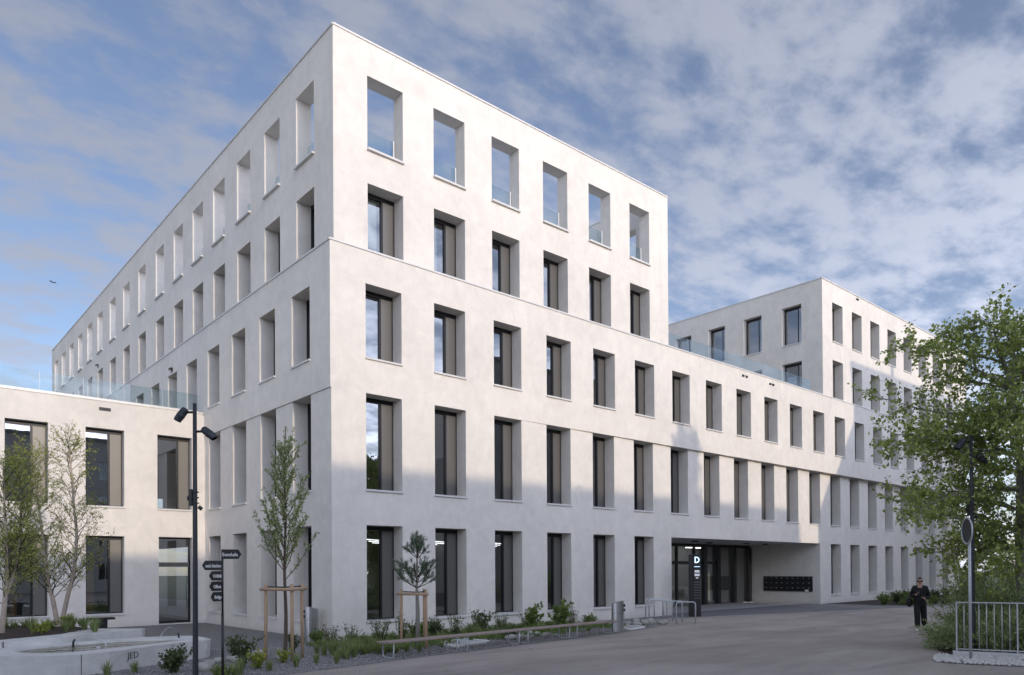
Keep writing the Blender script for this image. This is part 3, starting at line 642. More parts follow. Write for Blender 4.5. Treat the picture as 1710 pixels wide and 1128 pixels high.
# big broadleaf tree on the right
def big_tree():
    rnd = random.Random(5); rng = np.random.default_rng(5); O = Vector((11.35, -14.05, 0))
    t = thing('broadleaf_tree', 'large green broadleaf tree behind the metal fence at the right', 'tree', O)
    trunk = polyline(local([(11.35, -14.05, 0), (11.0, -14.0, 2.0), (10.62, -14.12, 4.67), (10.41, -14.03, 6.24), (10.18, -13.84, 7.1), (10.08, -13.76, 7.65)], O), 6)
    b = MB(); n = len(trunk); b.tube(trunk, [.11 * (1 - .88 * i / (n - 1)) + .008 for i in range(n)], 10)
    b2 = MB(); br = []
    L0 = Vector((-.75, .66, 0)); F0 = Vector((.66, .75, 0))
    spec = []   # start height, horizontal direction, length, rise
    for z, l, r in ((6.9, 2.5, .10), (6.2, 2.2, .18), (5.5, 3.2, .05), (5.1, 2.7, .12), (4.5, 3.3, .0), (4.1, 3.1, .12), (3.6, 2.9, -.08), (3.0, 2.9, -.05), (2.5, 1.9, -.15), (2.9, 1.9, -.30), (4.8, 2.2, .2)):
        spec.append((z, (L0 + F0 * rnd.uniform(-.35, .35)), l, r))
    for z in np.arange(2.0, 7.5, .20):
        a = rnd.uniform(0, 2 * math.pi); spec.append((float(z), Vector((math.cos(a), math.sin(a), 0)), 2.9 * max(.25, 1 - ((z - 4.3) / 4.9) ** 2) * rnd.uniform(.6, 1.0), rnd.uniform(-.1, .35)))
    for k in range(26): a = rnd.uniform(0, 6.28); spec.append((rnd.uniform(2.2, 6.6), Vector((math.cos(a), math.sin(a), 0)), rnd.uniform(.7, 1.3), rnd.uniform(.0, .5)))
    for z in (6.8, 7.1, 7.35, 7.5, 7.65): spec.append((z, Vector((rnd.uniform(-1, 1), rnd.uniform(-1, 1), 0)), rnd.uniform(.35, .65), 1.0))
    A = [v for v in trunk]
    for z, d, l, r in spec:
        p = min(A, key=lambda v: abs(v.z - z)); pts = limb(rnd, p, Vector((d.x, d.y, r + .25)), l, 8, .09, -.045); br.append(pts)
        b2.tube(pts, [.028 * (1 - .85 * j / 8) * (l / 3 + .4) for j in range(9)], 5, False)
    tw = []
    for pts in br:
        l = (pts[-1] - pts[0]).length; tw += subtwigs(rnd, pts, .008, int(6 + l * 5.0), .95, .85, .16, .01, b2, 4, .14, .45)
    tw2 = []
    for pts in tw: tw2 += subtwigs(rnd, pts, .004, 5, .36, .7, .2, -.02, b2, 3, .2, .3)
    b.build('trunk', 'bark_grey', t, True); b2.build('branches', 'bark_grey', t, True)
    P, D = along(rng, tw + tw2 + br, 18, .03, .12)
    V = leaves(rng, P, .088, .034, (0, 0, -.45), .8, D * .5)
    put('crown', quadmesh('crown', V, 'leaf_tree'), t); return len(V)
big_tree()

def young_tree():
    rnd = random.Random(11); rng = np.random.default_rng(11); O = Vector((-2.91, -3.30, 0))
    t = thing('young_tree', 'slender young tree tied to three wooden stakes near the building corner', 'tree', O)
    trunk = polyline([(0, 0, 0), (.02, 0, 1.0), (.0, .02, 2.0), (.02, 0, 3.2), (.0, .01, 4.3), (.04, .02, 5.28)], 5); n = len(trunk)
    b = MB(); b.tube(trunk, [.045 * (1 - .88 * i / (n - 1)) + .003 for i in range(n)], 9); b.build('trunk', 'bark', t, True)
    b2 = MB(); br = []
    for i in range(46):
        z = 1.88 + 2.75 * (i / 45) ** 1.1; p = min(trunk, key=lambda v: abs(v.z - z)); a = i * 2.4 + rnd.uniform(-.4, .4); l = 1.55 * (1 - .70 * (z - 1.88) / 2.75) * rnd.uniform(.6, 1.1)
        sp = rnd.uniform(.45, 1.0); pts = limb(rnd, p, (math.cos(a) * sp, math.sin(a) * sp, .75 + rnd.uniform(-.2, .35)), l, 8, .05, .13); br.append(pts)
        b2.tube(pts, [.012 * (1 - .8 * j / 8) for j in range(9)], 5, False)
    tw = []
    for pts in br: tw += subtwigs(rnd, pts, .004, 6, .30, .5, .1, .08, b2, 3, .2, .4)
    b2.build('branches', 'bark', t, True)
    P, D = along(rng, br + tw + [trunk[13:]], 52, .016, .15)
    put('crown', quadmesh('crown', leaves(rng, P, .052, .017, (0, 0, .2), .7, D * .9), 'leaf_young'), t)
    P2, D2 = P[::70], D[::70]; P2 = P2 + rng.normal(size=P2.shape) * .01
    P3 = np.repeat(P2, 5, axis=0); put('blossom', quadmesh('blossom', leaves(rng, P3, .03, .013, (0, 0, .3), 1.0), 'petal'), t)
young_tree()

def stake_frame(label, loc, zt, rad, angs, bars, th=.045):
    t = thing('tree_stakes', label, 'stakes', loc, 0, 'wooden stake frames around young trees')
    P = [(rad * math.cos(a), rad * math.sin(a)) for a in angs]
    for x, y in P:
        b = MB(); b.tube([(x, y, -.05), (x * .98, y * .98, zt * .6), (x * .97, y * .97, zt + .12)], th, 10); b.build('stake', 'stake', t, True)
    for i, j in bars:
        a = Vector((*P[i], zt)); c = Vector((*P[j], zt)); d = (c - a).normalized() * .09; n = Vector((d.y, -d.x, 0)).normalized() * (th * 1.75)
        if n.dot((a + c) / 2 * 1) < 0: n = -n
        b = MB(); b.tube([a - d + n, c + d + n], th * .95, 10); b.build('crossbar', 'stake', t, True)
    b = MB(); b.tube([(P[0][0], P[0][1], zt + .06), (0, .05, zt + .04), (P[1][0], P[1][1], zt + .06), (P[2][0] * .9, P[2][1] * .9, zt + .06)], .014, 6); b.build('tie_strap', 'rubber', t, True)
def camang(dx, dy): # offsets given as metres right / away from the viewer
    return (dx * .749 + dy * .663, -dx * .663 + dy * .749)
def stakes_at(label, loc, zt, offs, bars, th):
    P = [camang(*o) for o in offs]; r = [math.hypot(*p) for p in P]; a = [math.atan2(p[1], p[0]) for p in P]
    stake_frame(label, loc, zt, sum(r) / 3, a, bars, th)
stakes_at('tall wooden stakes with crossbar around the slender leafy young tree', (-2.91, -3.30, 0), 1.60, [(-.46, -.12), (.22, -.28), (.32, .3)], [(0, 1), (1, 2)], .037)
stakes_at('wooden stakes with crossbar around the small pine by the bench', (0.70, -3.28, 0), 1.40, [(-.42, -.06), (.25, -.3), (.14, .42)], [(0, 1)], .036)

def pine():
    rnd = random.Random(4); rng = np.random.default_rng(4); t = thing('young_pine', 'small young pine tied between wooden stakes beside the long bench', 'tree', (0.70, -3.28, 0))
    trunk = [Vector((0, 0, 0)), Vector((.01, 0, .9)), Vector((-.01, .01, 1.6)), Vector((0, 0, 2.3)), Vector((.0, 0, 2.95))]
    b = MB(); b.tube(trunk, [.06, .055, .035, .022, .008], 9); b.build('trunk', 'bark_grey', t, True)
    b2 = MB(); br = []
    for z, n, l, up in ((1.55, 7, .80, .38), (1.68, 5, .72, .55), (1.82, 5, .60, .5), (2.32, 6, .42, .65), (2.55, 5, .26, .9)):
        for k in range(n):
            a = 2 * math.pi * (k + rnd.random() * .7) / n; pts = limb(rnd, (0, 0, z), (math.cos(a), math.sin(a), up), l * rnd.uniform(.75, 1.1), 6, .07, .09); br.append(pts)
            b2.tube(pts, [.013 * (1 - .6 * j / 6) for j in range(7)], 5, False)
    tw = []
    for pts in br: tw += subtwigs(rnd, pts, .006, 4, .24, .65, .1, .1, b2, 4, .35, .3)
    b2.build('branches', 'bark', t, True)
    tops = [[p.lerp(q, .0) for p, q in zip(x, x)] for x in br + tw] + [[Vector((0, 0, 2.35)), Vector((0, 0, 2.65)), Vector((0, 0, 2.98))]]
    P, D = along(rng, tops, 260, .003, .42)
    put('needles', quadmesh('needles', leaves(rng, P, .105, .0032, (0, 0, .1), .34, D * .8), 'needle'), t)
pine()

def birch(label, loc, stems, seed, dens):
    rnd = random.Random(seed); rng = np.random.default_rng(seed); O = Vector(loc); t = thing('birch_tree', label, 'tree', O, 0, 'birches in the raised bed')
    b2 = MB(); br = []
    for s in stems:
        pts = polyline(local(s, O), 6); n = len(pts); b = MB(); b.tube(pts, [.062 * (1 - .9 * i / (n - 1)) + .004 for i in range(n)], 9); b.build('trunk', 'bark_birch', t, True)
        tot = len(pts); z0 = 1.0
        for k in range(44):
            f = .22 + .76 * (k + rnd.random()) / 44; i = min(int(f * (n - 1)), n - 2); a = k * 2.4 + rnd.uniform(-.5, .5); up = .75 + .5 * f
            l = (1.45 * (1 - .62 * f)) * rnd.uniform(.6, 1.1); q = limb(rnd, pts[i], (math.cos(a), math.sin(a), up), l, 7, .07, .035); br.append(q)
            b2.tube(q, [.011 * (1 - .8 * j / 7) * (1.2 - .6 * f) for j in range(8)], 4, False)
    tw = []
    for q in br: tw += subtwigs(rnd, q, .0035, 8, .50, .6, .12, -.01, b2, 3, .15, .4)
    tw2 = []
    for q in tw: tw2 += subtwigs(rnd, q, .0022, 2, .2, .6, .12, -.03, b2, 3, .3, .3)
    b2.build('branches', 'twig', t, True)
    P, D = along(rng, tw + tw2, dens, .012, .15)
    put('crown', quadmesh('crown', leaves(rng, P, .036, .014, (0, 0, -.3), .8, D * .4), 'leaf_birch'), t)
birch('two stemmed birch with fresh leaves in the raised bed behind the fountain', (-6.15, 3.5, .55),
      [[(-6.16, 3.51, .5), (-6.28, 3.61, 1.31), (-6.37, 3.69, 1.79), (-6.49, 3.79, 3.07), (-6.61, 3.88, 4.4), (-6.70, 3.95, 5.1)],
       [(-6.12, 3.49, .5), (-5.99, 3.36, 1.31), (-5.87, 3.25, 1.95), (-5.80, 3.17, 2.91), (-5.85, 3.21, 3.71), (-5.92, 3.26, 4.9), (-5.96, 3.30, 5.45)]], 21, 26)
birch('pale trunked birch at the far left edge of the raised bed', (-7.68, 1.39, .55),
      [[(-7.68, 1.39, .45), (-7.61, 1.32, 1.41), (-7.57, 1.28, 2.24), (-7.62, 1.3, 3.49), (-7.65, 1.32, 4.5)],
       [(-7.60, 1.33, 1.5), (-7.42, 1.42, 2.1), (-7.30, 1.5, 3.0), (-7.25, 1.55, 4.3)]], 33, 30)

def shadow_tree():
    rnd = random.Random(8); rng = np.random.default_rng(8); t = thing('plane_tree', 'tall slender tree across the forecourt whose top shades the facade', 'tree', (15.9, -29, 0))
    trunk = [Vector((0, 0, 0)), Vector((.1, 0, 5)), Vector((0, .1, 10)), Vector((.3, 0, 14.6))]; b = MB(); b.tube(polyline(trunk, 4), [.22 - .016 * i for i in range(13)], 8); b.build('trunk', 'bark_grey', t, True)
    b2 = MB(); br = []
    for k in range(62):
        z = 4 + 9.9 * (k / 62) ** .7; a = k * 2.4; q = limb(rnd, (0.1, 0, z), (math.cos(a), math.sin(a), 1.3), 2.3 * (1 - .5 * (z - 4) / 10), 7, .07, .05); br.append(q); b2.tube(q, [.04 * (1 - .8 * j / 7) for j in range(8)], 4, False)
    tw = []
    for q in br: tw += subtwigs(rnd, q, .01, 8, .9, .7, .15, .03, b2, 3, .3, .3)
    b2.build('branches', 'bark', t, True); P, D = along(rng, tw, 40, .05); put('crown', quadmesh('crown', leaves(rng, P, .16, .065, (0, 0, -.2), .9, D * .4), 'leaf_tree'), t)
shadow_tree()
src = bpy.data.objects['broadleaf_tree']
for (x, y, sc_, rz, lab) in ((55.0, -4.5, 1.25, 2.1, 'green tree standing farther back behind the large tree, right of the facade end'), (47.5, -7.5, 1.1, 4.0, 'distant green tree at the right edge beyond the junipers')):
    c = copy_tree(src); c.location = (x, y, 0); c.rotation_euler = (0, 0, rz); c.scale = (sc_,) * 3; c['label'] = lab; c['group'] = 'green trees beyond the fence'

def juniper(label, loc, n, reach, height, seed, group='feathery juniper shrubs'):
    rnd = random.Random(seed); rng = np.random.default_rng(seed); t = thing('juniper_shrub', label, 'shrub', loc, 0, group); b2 = MB(); br = []
    for k in range(n):
        a = rnd.uniform(0, 2 * math.pi); e = rnd.uniform(.15, 1.0); l = reach * (1.15 - .35 * e) * rnd.uniform(.55, 1.05)
        q = limb(rnd, (rnd.gauss(0, .12), rnd.gauss(0, .12), .05), (math.cos(a), math.sin(a), e * height), l, 8, .06, -.012); br.append(q); b2.tube(q, [.016 * (1 - .8 * j / 8) for j in range(9)], 4, False)
    tw = []
    for q in br: tw += subtwigs(rnd, q, .004, 12, .52, .55, .1, .02, None, 3, .2, .35)
    tw2 = []
    for q in tw: tw2 += subtwigs(rnd, q, .002, 3, .2, .5, .1, .01, None, 3, .3, .3)
    b2.build('branches', 'bark', t, True); P, D = along(rng, tw + tw2, 50, .012, .05)
    P[:, 2] = np.maximum(P[:, 2], .02)
    if n > 80: t.scale = (1, 1, 1.28)
    put('foliage', quadmesh('foliage', leaves(rng, P, .062, .010, (0, 0, .12), .5, D * 1.0), 'juniper'), t)
juniper('tall feathery juniper behind the left end of the metal fence', (11.45, -13.75, 0), 84, 1.95, 1.5, 3)
juniper('low spreading juniper growing around the corner of the asphalt', (9.75, -13.3, 0), 44, .95, .9, 4)
juniper('dense juniper directly behind the metal fence bars', (10.2, -14.5, 0), 56, 1.5, 1.1, 6)
juniper('farther juniper filling the gap under the broadleaf tree', (13.0, -14.9, 0), 36, 2.2, 1.2, 7)

src = [o for o in bpy.data.objects if o.name.startswith('juniper_shrub')][0]
for (x, y, sc_, rz, lab) in ((20.5, -12.6, 1.25, 1.0, 'juniper in the gap behind the walking person, farther back'), (24.0, -13.2, 1.4, 3.0, 'distant juniper right of the broadleaf tree trunk'), (29.0, -14.0, 1.6, 5.0, 'most distant juniper at the right edge')):
    c = copy_tree(src); c.location = (x, y, 0); c.rotation_euler = (0, 0, rz); c.scale = (sc_,) * 3; c['label'] = lab

# ------------------------------------------------------------------ fountain and raised bed
fo = thing('fountain_basin', 'long pointed concrete fountain basin with water jets and engraved letters', 'fountain', (0, 0, 0))
RIM = .42
outer = [(-9.6, -.9), (-8.9, -1.55), (-8.1, -2.3), (-7.5, -2.85), (-7.18, -2.99), (-6.81, -3.02), (-6.4, -2.88), (-6.04, -2.66), (-5.31, -2.23), (-4.62, -1.9), (-4.09, -1.72), (-3.93, -1.5), (-3.90, -.6), (-3.98, -.25), (-4.25, -.05), (-5.0, .22), (-5.8, .1), (-6.8, .0), (-7.8, .1), (-9.0, .4)]
pool = [(-7.80, -1.42), (-7.62, -1.95), (-7.25, -2.32), (-6.85, -2.35), (-6.55, -2.24), (-6.0, -2.06), (-5.49, -1.85), (-5.0, -1.6), (-4.6, -1.42), (-4.45, -1.25), (-4.6, -.95), (-5.0, -.66), (-5.55, -.48), (-6.2, -.52), (-6.86, -.66), (-7.4, -.95)]
def smooth_loop(P, n=3):
    out = []; k = len(P)
    for i in range(k):
        p0, p1, p2, p3 = (Vector(P[(i + j - 1) % k]) for j in range(4))
        for q in range(n):
            t = q / n; out.append(tuple(0.5 * ((2 * p1) + (p2 - p0) * t + (2 * p0 - 5 * p1 + 4 * p2 - p3) * t * t + (3 * p1 - p0 - 3 * p2 + p3) * t ** 3)))
    return out
pl = smooth_loop(pool, 3)
bm = bmesh.new()
ov = [bm.verts.new((x, y, RIM)) for x, y in outer]; iv = [bm.verts.new((x, y, RIM)) for x, y in pl]
es = [bm.edges.new((ov[i], ov[(i + 1) % len(ov)])) for i in range(len(ov))] + [bm.edges.new((iv[i], iv[(i + 1) % len(iv)])) for i in range(len(iv))]
bmesh.ops.triangle_fill(bm, use_beauty=True, use_dissolve=False, edges=es)
cxp = Vector((-6.1, -1.3)); lowv = [bm.verts.new((cxp.x + (x - cxp.x) * .985, cxp.y + (y - cxp.y) * .97, -.02)) for x, y in outer]
for i in range(len(ov)): j = (i + 1) % len(ov); bm.faces.new((ov[i], lowv[i], lowv[j], ov[j]))
inn = [bm.verts.new((cxp.x + (x - cxp.x) * .94, cxp.y + (y - cxp.y) * .90, RIM - .3)) for x, y in pl]
for i in range(len(iv)): j = (i + 1) % len(iv); bm.faces.new((iv[i], iv[j], inn[j], inn[i]))
bm.faces.new(inn); bmesh.ops.recalc_face_normals(bm, faces=bm.faces)
me = bpy.data.meshes.new('basin'); bm.to_mesh(me); bm.free(); me.materials.append(M['concrete']); put('basin', me, fo)
b = MB(); wl = [(cxp.x + (x - cxp.x) * .986, cxp.y + (y - cxp.y) * .976) for x, y in pl]; b.add([(x, y, RIM - .025) for x, y in wl], [tuple(range(len(wl)))]); b.build('water', 'water', fo)
b = MB(); b.box(-.006, .006, -.004, .004, .02, RIM); put('casting_joint', b.mesh('casting_joint', 'anthracite'), fo, (-6.92, -3.04, 0))
def jet(p, q, h, rise):
    p = Vector(p); q = Vector(q); sp = MB(); sp.tube([(p.x, p.y, RIM - .12), (p.x, p.y, RIM + .05), tuple(p.lerp(q, .05) + Vector((0, 0, RIM + .11)))], .022, 8); sp.build('spout', 'anthracite', fo, True)
    a = p.lerp(q, .05); pts = []
    for i in range(17):
        t = i / 16; xy = a.lerp(q, t); pts.append((xy.x, xy.y, RIM + .11 * (1 - t) - .07 * t + 4 * h * t * (1 - t)))
    j = MB(); j.tube(pts, [.004 + .005 * i / 16 for i in range(17)], 6); j.build('water_jet', 'jet', fo, True)
jet((-6.60, -.62, 0), (-6.02, -1.12, 0), .20, 0); jet((-4.38, -.62, 0), (-4.95, -.95, 0), .24, 0)
b = MB(); b.tube([(-6.35, -1.75, .1), (-6.35, -1.75, RIM + .02)], .035, 8); b.build('overflow_pipe', 'galv', fo, True)
def text_mesh(s, size, mat, ext=.004, off=0.0, align='CENTER'):
    c = bpy.data.curves.new('lettering', 'FONT'); c.body = s; c.size = size; c.extrude = ext; c.offset = off; c.align_x = align; c.align_y = 'CENTER'; c.resolution_u = 2
    o = bpy.data.objects.new('tmp', c); COL.objects.link(o); dg = bpy.context.evaluated_depsgraph_get(); me = bpy.data.meshes.new_from_object(o.evaluated_get(dg))
    bpy.data.objects.remove(o, do_unlink=True); bpy.data.curves.remove(c); me.name = 'lettering'; me.materials.clear(); me.materials.append(M[mat]); return me
lt = put('lettering', text_mesh('JED', .20, 'anthracite', .004, -.004), fo); p = Vector((-5.88, -2.57, .28)); d = Vector((-5.31 + 6.04, -2.23 + 2.66, 0)).normalized()
lt.matrix_local = Matrix(((d.x, 0, d.y, p.x), (d.y, 0, -d.x, p.y), (0, 1, 0, p.z), (0, 0, 0, 1)))
p2 = p + d * .0; lt.location = p2 + Vector((d.y, -d.x, 0)) * .0
# raised bed wall behind
be = thing('raised_bed', 'angular concrete edging of the raised bed behind the fountain', 'planter', (0, 0, 0))
arm = [(-10.5, -.1), (-8.6, -.30), (-7.9, -.45), (-6.75, -.12), (-6.0, .5), (-4.75, 1.08), (-4.62, 1.3), (-5.55, 2.25), (-5.85, 2.1), (-6.55, .95), (-7.9, .1), (-10.5, .6)]
b = MB(); n = len(arm); b.add([(x, y, 0) for x, y in arm] + [(x, y, .55) for x, y in arm], [tuple(range(n, 2 * n))] + [(k, (k + 1) % n, n + (k + 1) % n, n + k) for k in range(n)]); b.build('edging', 'concrete', be)
b = MB(); b.box(-.006, .006, -.02, .02, .15, .555); put('casting_joint', b.mesh('casting_joint', 'black'), be, (-7.86, -.46, 0))
# soil mound
def mound(name, cx, cy, rx, ry, h, base, mat, seed, rot=0.0):
    rng = np.random.default_rng(seed); b = MB(); nr, na = 9, 40; vs = [(cx, cy, base + h)]
    for i in range(1, nr + 1):
        for k in range(na):
            a = 2 * math.pi * k / na; q = i / nr; x = rx * q * math.cos(a); y = ry * q * math.sin(a)
            vs.append((cx + x * math.cos(rot) - y * math.sin(rot), cy + x * math.sin(rot) + y * math.cos(rot), base + h * (1 - q * q) + (rng.normal() * .02 if i < nr else -.1)))
    fs = [(0, 1 + k, 1 + (k + 1) % na) for k in range(na)] + [(1 + (i - 1) * na + k, 1 + i * na + k, 1 + i * na + (k + 1) % na, 1 + (i - 1) * na + (k + 1) % na) for i in range(1, nr) for k in range(na)]
    b.add(vs, fs); return struct(b.build(name, mat, None, True))
mound('bed_soil', -8.3, 2.3, 3.5, 2.3, .24, .44, 'soil', 1, .12)
# small black bollard light in the bed
t = thing('bollard_light', 'small black T shaped garden light at the end of the raised bed', 'light', (-5.15, 3.55, 0))
b = MB(); b.box(-.14, .14, -.14, .14, 0, .70); b.build('post', 'black', t); b = MB(); b.box(-.32, .32, -.2, .2, .70, .76); b.build('cap', 'black', t)

# ------------------------------------------------------------------ lamp posts
def lamp_post(label, loc, rz):
    t = thing('lamp_post', label, 'street lamp', loc, rz, 'black twin spotlight lamp posts')
    b = MB(); b.tube([(0, 0, 0), (0, 0, .02), (0, 0, 3.6), (0, 0, 5.06)], [.050, .050, .040, .034], 14); b.build('pole', 'anthracite', t, True)
    b = MB(); b.tube([(0, 0, 0), (0, 0, .03)], .12, 16); b.build('base_plate', 'anthracite', t)
    for s, z, ang in ((-1, 4.90, 25), (1, 4.55, 38)):
        h = MB(); h.tube([(0, 0, 0), (s * .11, 0, .0)], .022, 8); ho = h.build('bracket', 'black', t, True); ho.location = (s * .04, 0, z)
        hd = MB(); a = R(ang); dx, dz = math.cos(a), -math.sin(a)
        if s < 0: dx, dz = math.cos(R(52)), -math.sin(R(52))
        prof = [(-.12, .02), (-.115, .065), (-.08, .09), (0, .098), (.08, .098), (.082, .104), (.10, .104), (.102, .092)]
        hd.tube([(s * dx * q, 0, dz * q) for q, _ in prof], [r for _, r in prof], 18)
        x = put('spotlight', hd.mesh('spotlight', 'anthracite', True), t, (s * .21, 0, z)); x.scale = (.74,) * 3
        v = MB(); v.tube([(s * dx * .10, 0, dz * .10), (s * dx * .20, 0, dz * .20 ), (s * dx * .25, 0, dz * .25 - .02)], [.10, .095, .085], 18, False); put('visor', v.mesh('visor', 'anthracite', True), x)
        c = MB(); c.tube([(s * dx * .095, 0, dz * .095), (s * dx * .1025, 0, dz * .1025)], .09, 18); put('lens', c.mesh('lens', 'galv'), x)
    b = MB(); b.box(-.09, -.045, -.04, .04, 3.20, 3.50); b.tube([(-.09, 0, 3.34), (-.125, 0, 3.34)], .05, 10); b.build('clamp_box', 'black', t)
    for z in (3.24, 3.34, 3.44): b = MB(); b.tube([(0, 0, z), (0, 0, z + .018)], .068, 14); b.build('clamp_ring', 'black', t)
    b = MB(); b.tube([(.07, .0, 3.18), (.12, 0, 3.14)], .035, 10); b.build('socket', 'black', t)
    return t
lamp_post('black lamp post with two spotlights rising in front of the cream wing', (-5.57, -5.41, 0), -.7249)
lamp_post('black lamp post half hidden in the green tree at the right', (9.14, -13.53, 0), -.7249)

# ------------------------------------------------------------------ finger post
t = thing('finger_post', 'slim black signpost with five white lettered direction boards', 'signpost', (-5.26, -5.90, 0), -.7249)
b = MB(); b.tube([(0, 0, 0), (0, 0, 1.25)], .024, 10); b.tube([(0, 0, 1.25), (0, 0, 2.40)], .019, 10); b.build('pole', 'black', t, True)
def board(z, L, h, s, word, size, yaw, off):
    o = MB(); tip = .05
    poly = [(0, -h / 2), (L - tip, -h / 2), (L, 0), (L - tip, h / 2), (0, h / 2)]
    if s < 0: poly = [(-x, y) for x, y in reversed(poly)]
    n = len(poly); o.add([(x, -.008, y) for x, y in poly] + [(x, .008, y) for x, y in poly], [tuple(range(n)), tuple(reversed(range(n, 2 * n)))] + [(k, n + k, n + (k + 1) % n, (k + 1) % n) for k in range(n)])
    bo = put('direction_board', o.mesh('direction_board', 'black'), t, (0, -.028, z), yaw)
    tx = put('lettering', text_mesh(word, size, 'white', .002, .001), bo, (s * (L - tip) * .5, -.012, -.01)); tx.rotation_euler = (math.pi / 2, 0, 0)
    w = max(v.co.x for v in tx.data.vertices) - min(v.co.x for v in tx.data.vertices); k = min(1.0, off * (L - tip) / w); tx.scale = (k, 1, 1)
board(2.315, .33, .172, 1, 'Eventhalle', .085, .38, .92); board(2.115, .33, .17, -1, "eve's kitchen", .085, .25, .92)
board(1.930, .24, .165, -1, 'TAVERNE', .08, .9, .85); board(1.745, .25, .165, -1, 'Offset', .085, 1.0, .75); board(1.560, .25, .165, -1, 'Bridge', .085, 1.15, .75)

# ------------------------------------------------------------------ bench
BA, BB = Vector((-1.22, -4.72, 0)), Vector((7.62, -3.92, 0)); bd = (BB - BA); BL = bd.length; brz = math.atan2(bd.y, bd.x)
t = thing('long_bench', 'very long low bench with thin wooden slats on steel hoop legs', 'bench', BA, brz)
for k in range(4):
    for sgm in range(5):
        w = BL / 5; b = MB(); b.box(.004, w - .004, 0, .105, 0, .036); put('slat', b.mesh('slat', 'slat'), t, (sgm * w, -.23 + k * .122, .345 + (.012 if k == 0 else 0)))
lg = MB(); ps = [(0, -.20, .345), (0, -.20, .04), (0, -.16, .015), (0, .16, .015), (0, .20, .04), (0, .20, .345)]; lg.tube(ps, .014, 8); lm = lg.mesh('hoop_leg', 'galv', True)
for x in (.15, 2.1, 2.45, 4.35, 4.7, 6.5, 6.85, BL - .2): put('hoop_leg', lm, t, (x, 0, 0))
for x in (.15, 2.1, 2.45, 4.35, 4.7, 6.5, 6.85, BL - .2): b = MB(); b.box(x - .02, x + .02, -.22, .24, .333, .345); b.build('crossbeam', 'galv', t)

# ------------------------------------------------------------------ litter bins
def bin_(label, loc, rz):
    t = thing('litter_bin', label, 'bin', loc, rz, 'brushed steel litter bins'); n = 32; vs = []; fs = []
    for lv in (0, 1):
        for k in range(n):
            a = 2 * math.pi * k / n; x = .20 * math.cos(a); y = .13 * math.sin(a); vs.append((x, y, 0 if lv == 0 else .96 - .22 * x))
    fs = [(k, (k + 1) % n, n + (k + 1) % n, n + k) for k in range(n)] + [tuple(range(n, 2 * n))]
    b = MB(); b.add(vs, fs); b.build('body', 'steel', t, False)
    for z, h in ((.80, .09), (.66, .09)):
        b = MB(); b.box(-.235, -.12, -.055, .055, z, z + h); b.build('opening' if z < .7 else 'ashtray', 'black', t)
    b = MB(); vs = []
    for lv in (0, 1):
        for k in range(n): a = 2 * math.pi * k / n; vs.append((.203 * math.cos(a), .133 * math.sin(a), .60 + .006 * lv))
    b.add(vs, [(k, (k + 1) % n, n + (k + 1) % n, n + k) for k in range(n)]); b.build('seam', 'anthracite', t)
bin_('brushed steel litter bin at the building corner among low plants', (-.42, .45, 0), -.35)
bin_('brushed steel litter bin standing at the far end of the long bench', (7.98, -3.85, 0), math.pi - .6)

# ------------------------------------------------------------------ bike racks
H5 = [(12.20, -3.28), (12.55, -2.45), (12.90, -1.75), (13.35, -1.15), (13.80, -.62)]
hp = [(-.36, 0, -.02), (-.36, 0, .70), (-.335, 0, .765), (-.27, 0, .79), (.27, 0, .79), (.335, 0, .765), (.36, 0, .70), (.36, 0, -.02)]
hb = MB(); hb.tube(hp, .024, 10); hm = hb.mesh('bike_rack', 'galv', True)
for k, (p, lab) in enumerate(zip(H5, ('nearest the viewer', 'second from the viewer', 'third and middle one', 'fourth, next to the last', 'farthest, against the facade'))):
    o = put('bike_rack', hm, None, (p[0] + .2, p[1] - .05, 0), -.62); tag(o, 'galvanised steel bicycle hoop by the entrance, %s' % lab, 'bike rack', 'bicycle hoops by the entrance')

# ------------------------------------------------------------------ entrance pylon
t = thing('sign_pylon', 'tall black information column with a glowing letter D', 'sign', (16.05, -1.2, 0), -.7249 + .35)
b = MB(); b.box(-.20, .20, -.16, .16, .0, .70); b.build('base', 'black', t); b = MB(); b.box(-.20, .20, -.17, .15, .70, 2.60); b.build('column', 'anthracite', t)
b = MB(); b.box(-.17, .17, -.185, -.17, .72, 2.58); fc = b.build('face', 'black', t)
tx = put('lettering', text_mesh('D', .36, 'sign_blue', .003, .006), fc, (0, -.188, 2.36)); tx.rotation_euler = (math.pi / 2, 0, 0)
for z, w in ((2.08, .28), (1.90, .22), (1.85, .25), (1.75, .26), (1.70, .24), (1.60, .12)):
    b = MB(); b.box(-w / 2, w / 2, -.19, -.186, z, z + (.02 if z > 2 else .045)); put('text_line', b.mesh('text_line', 'sign_blue' if z > 2 else 'sign_white'), fc)
for k in range(7): b = MB(); b.box(-.16, .16, -.189, -.186, .78 + k * .11, .785 + k * .11); put('tenant_strip', b.mesh('tenant_strip', 'galv'), fc)

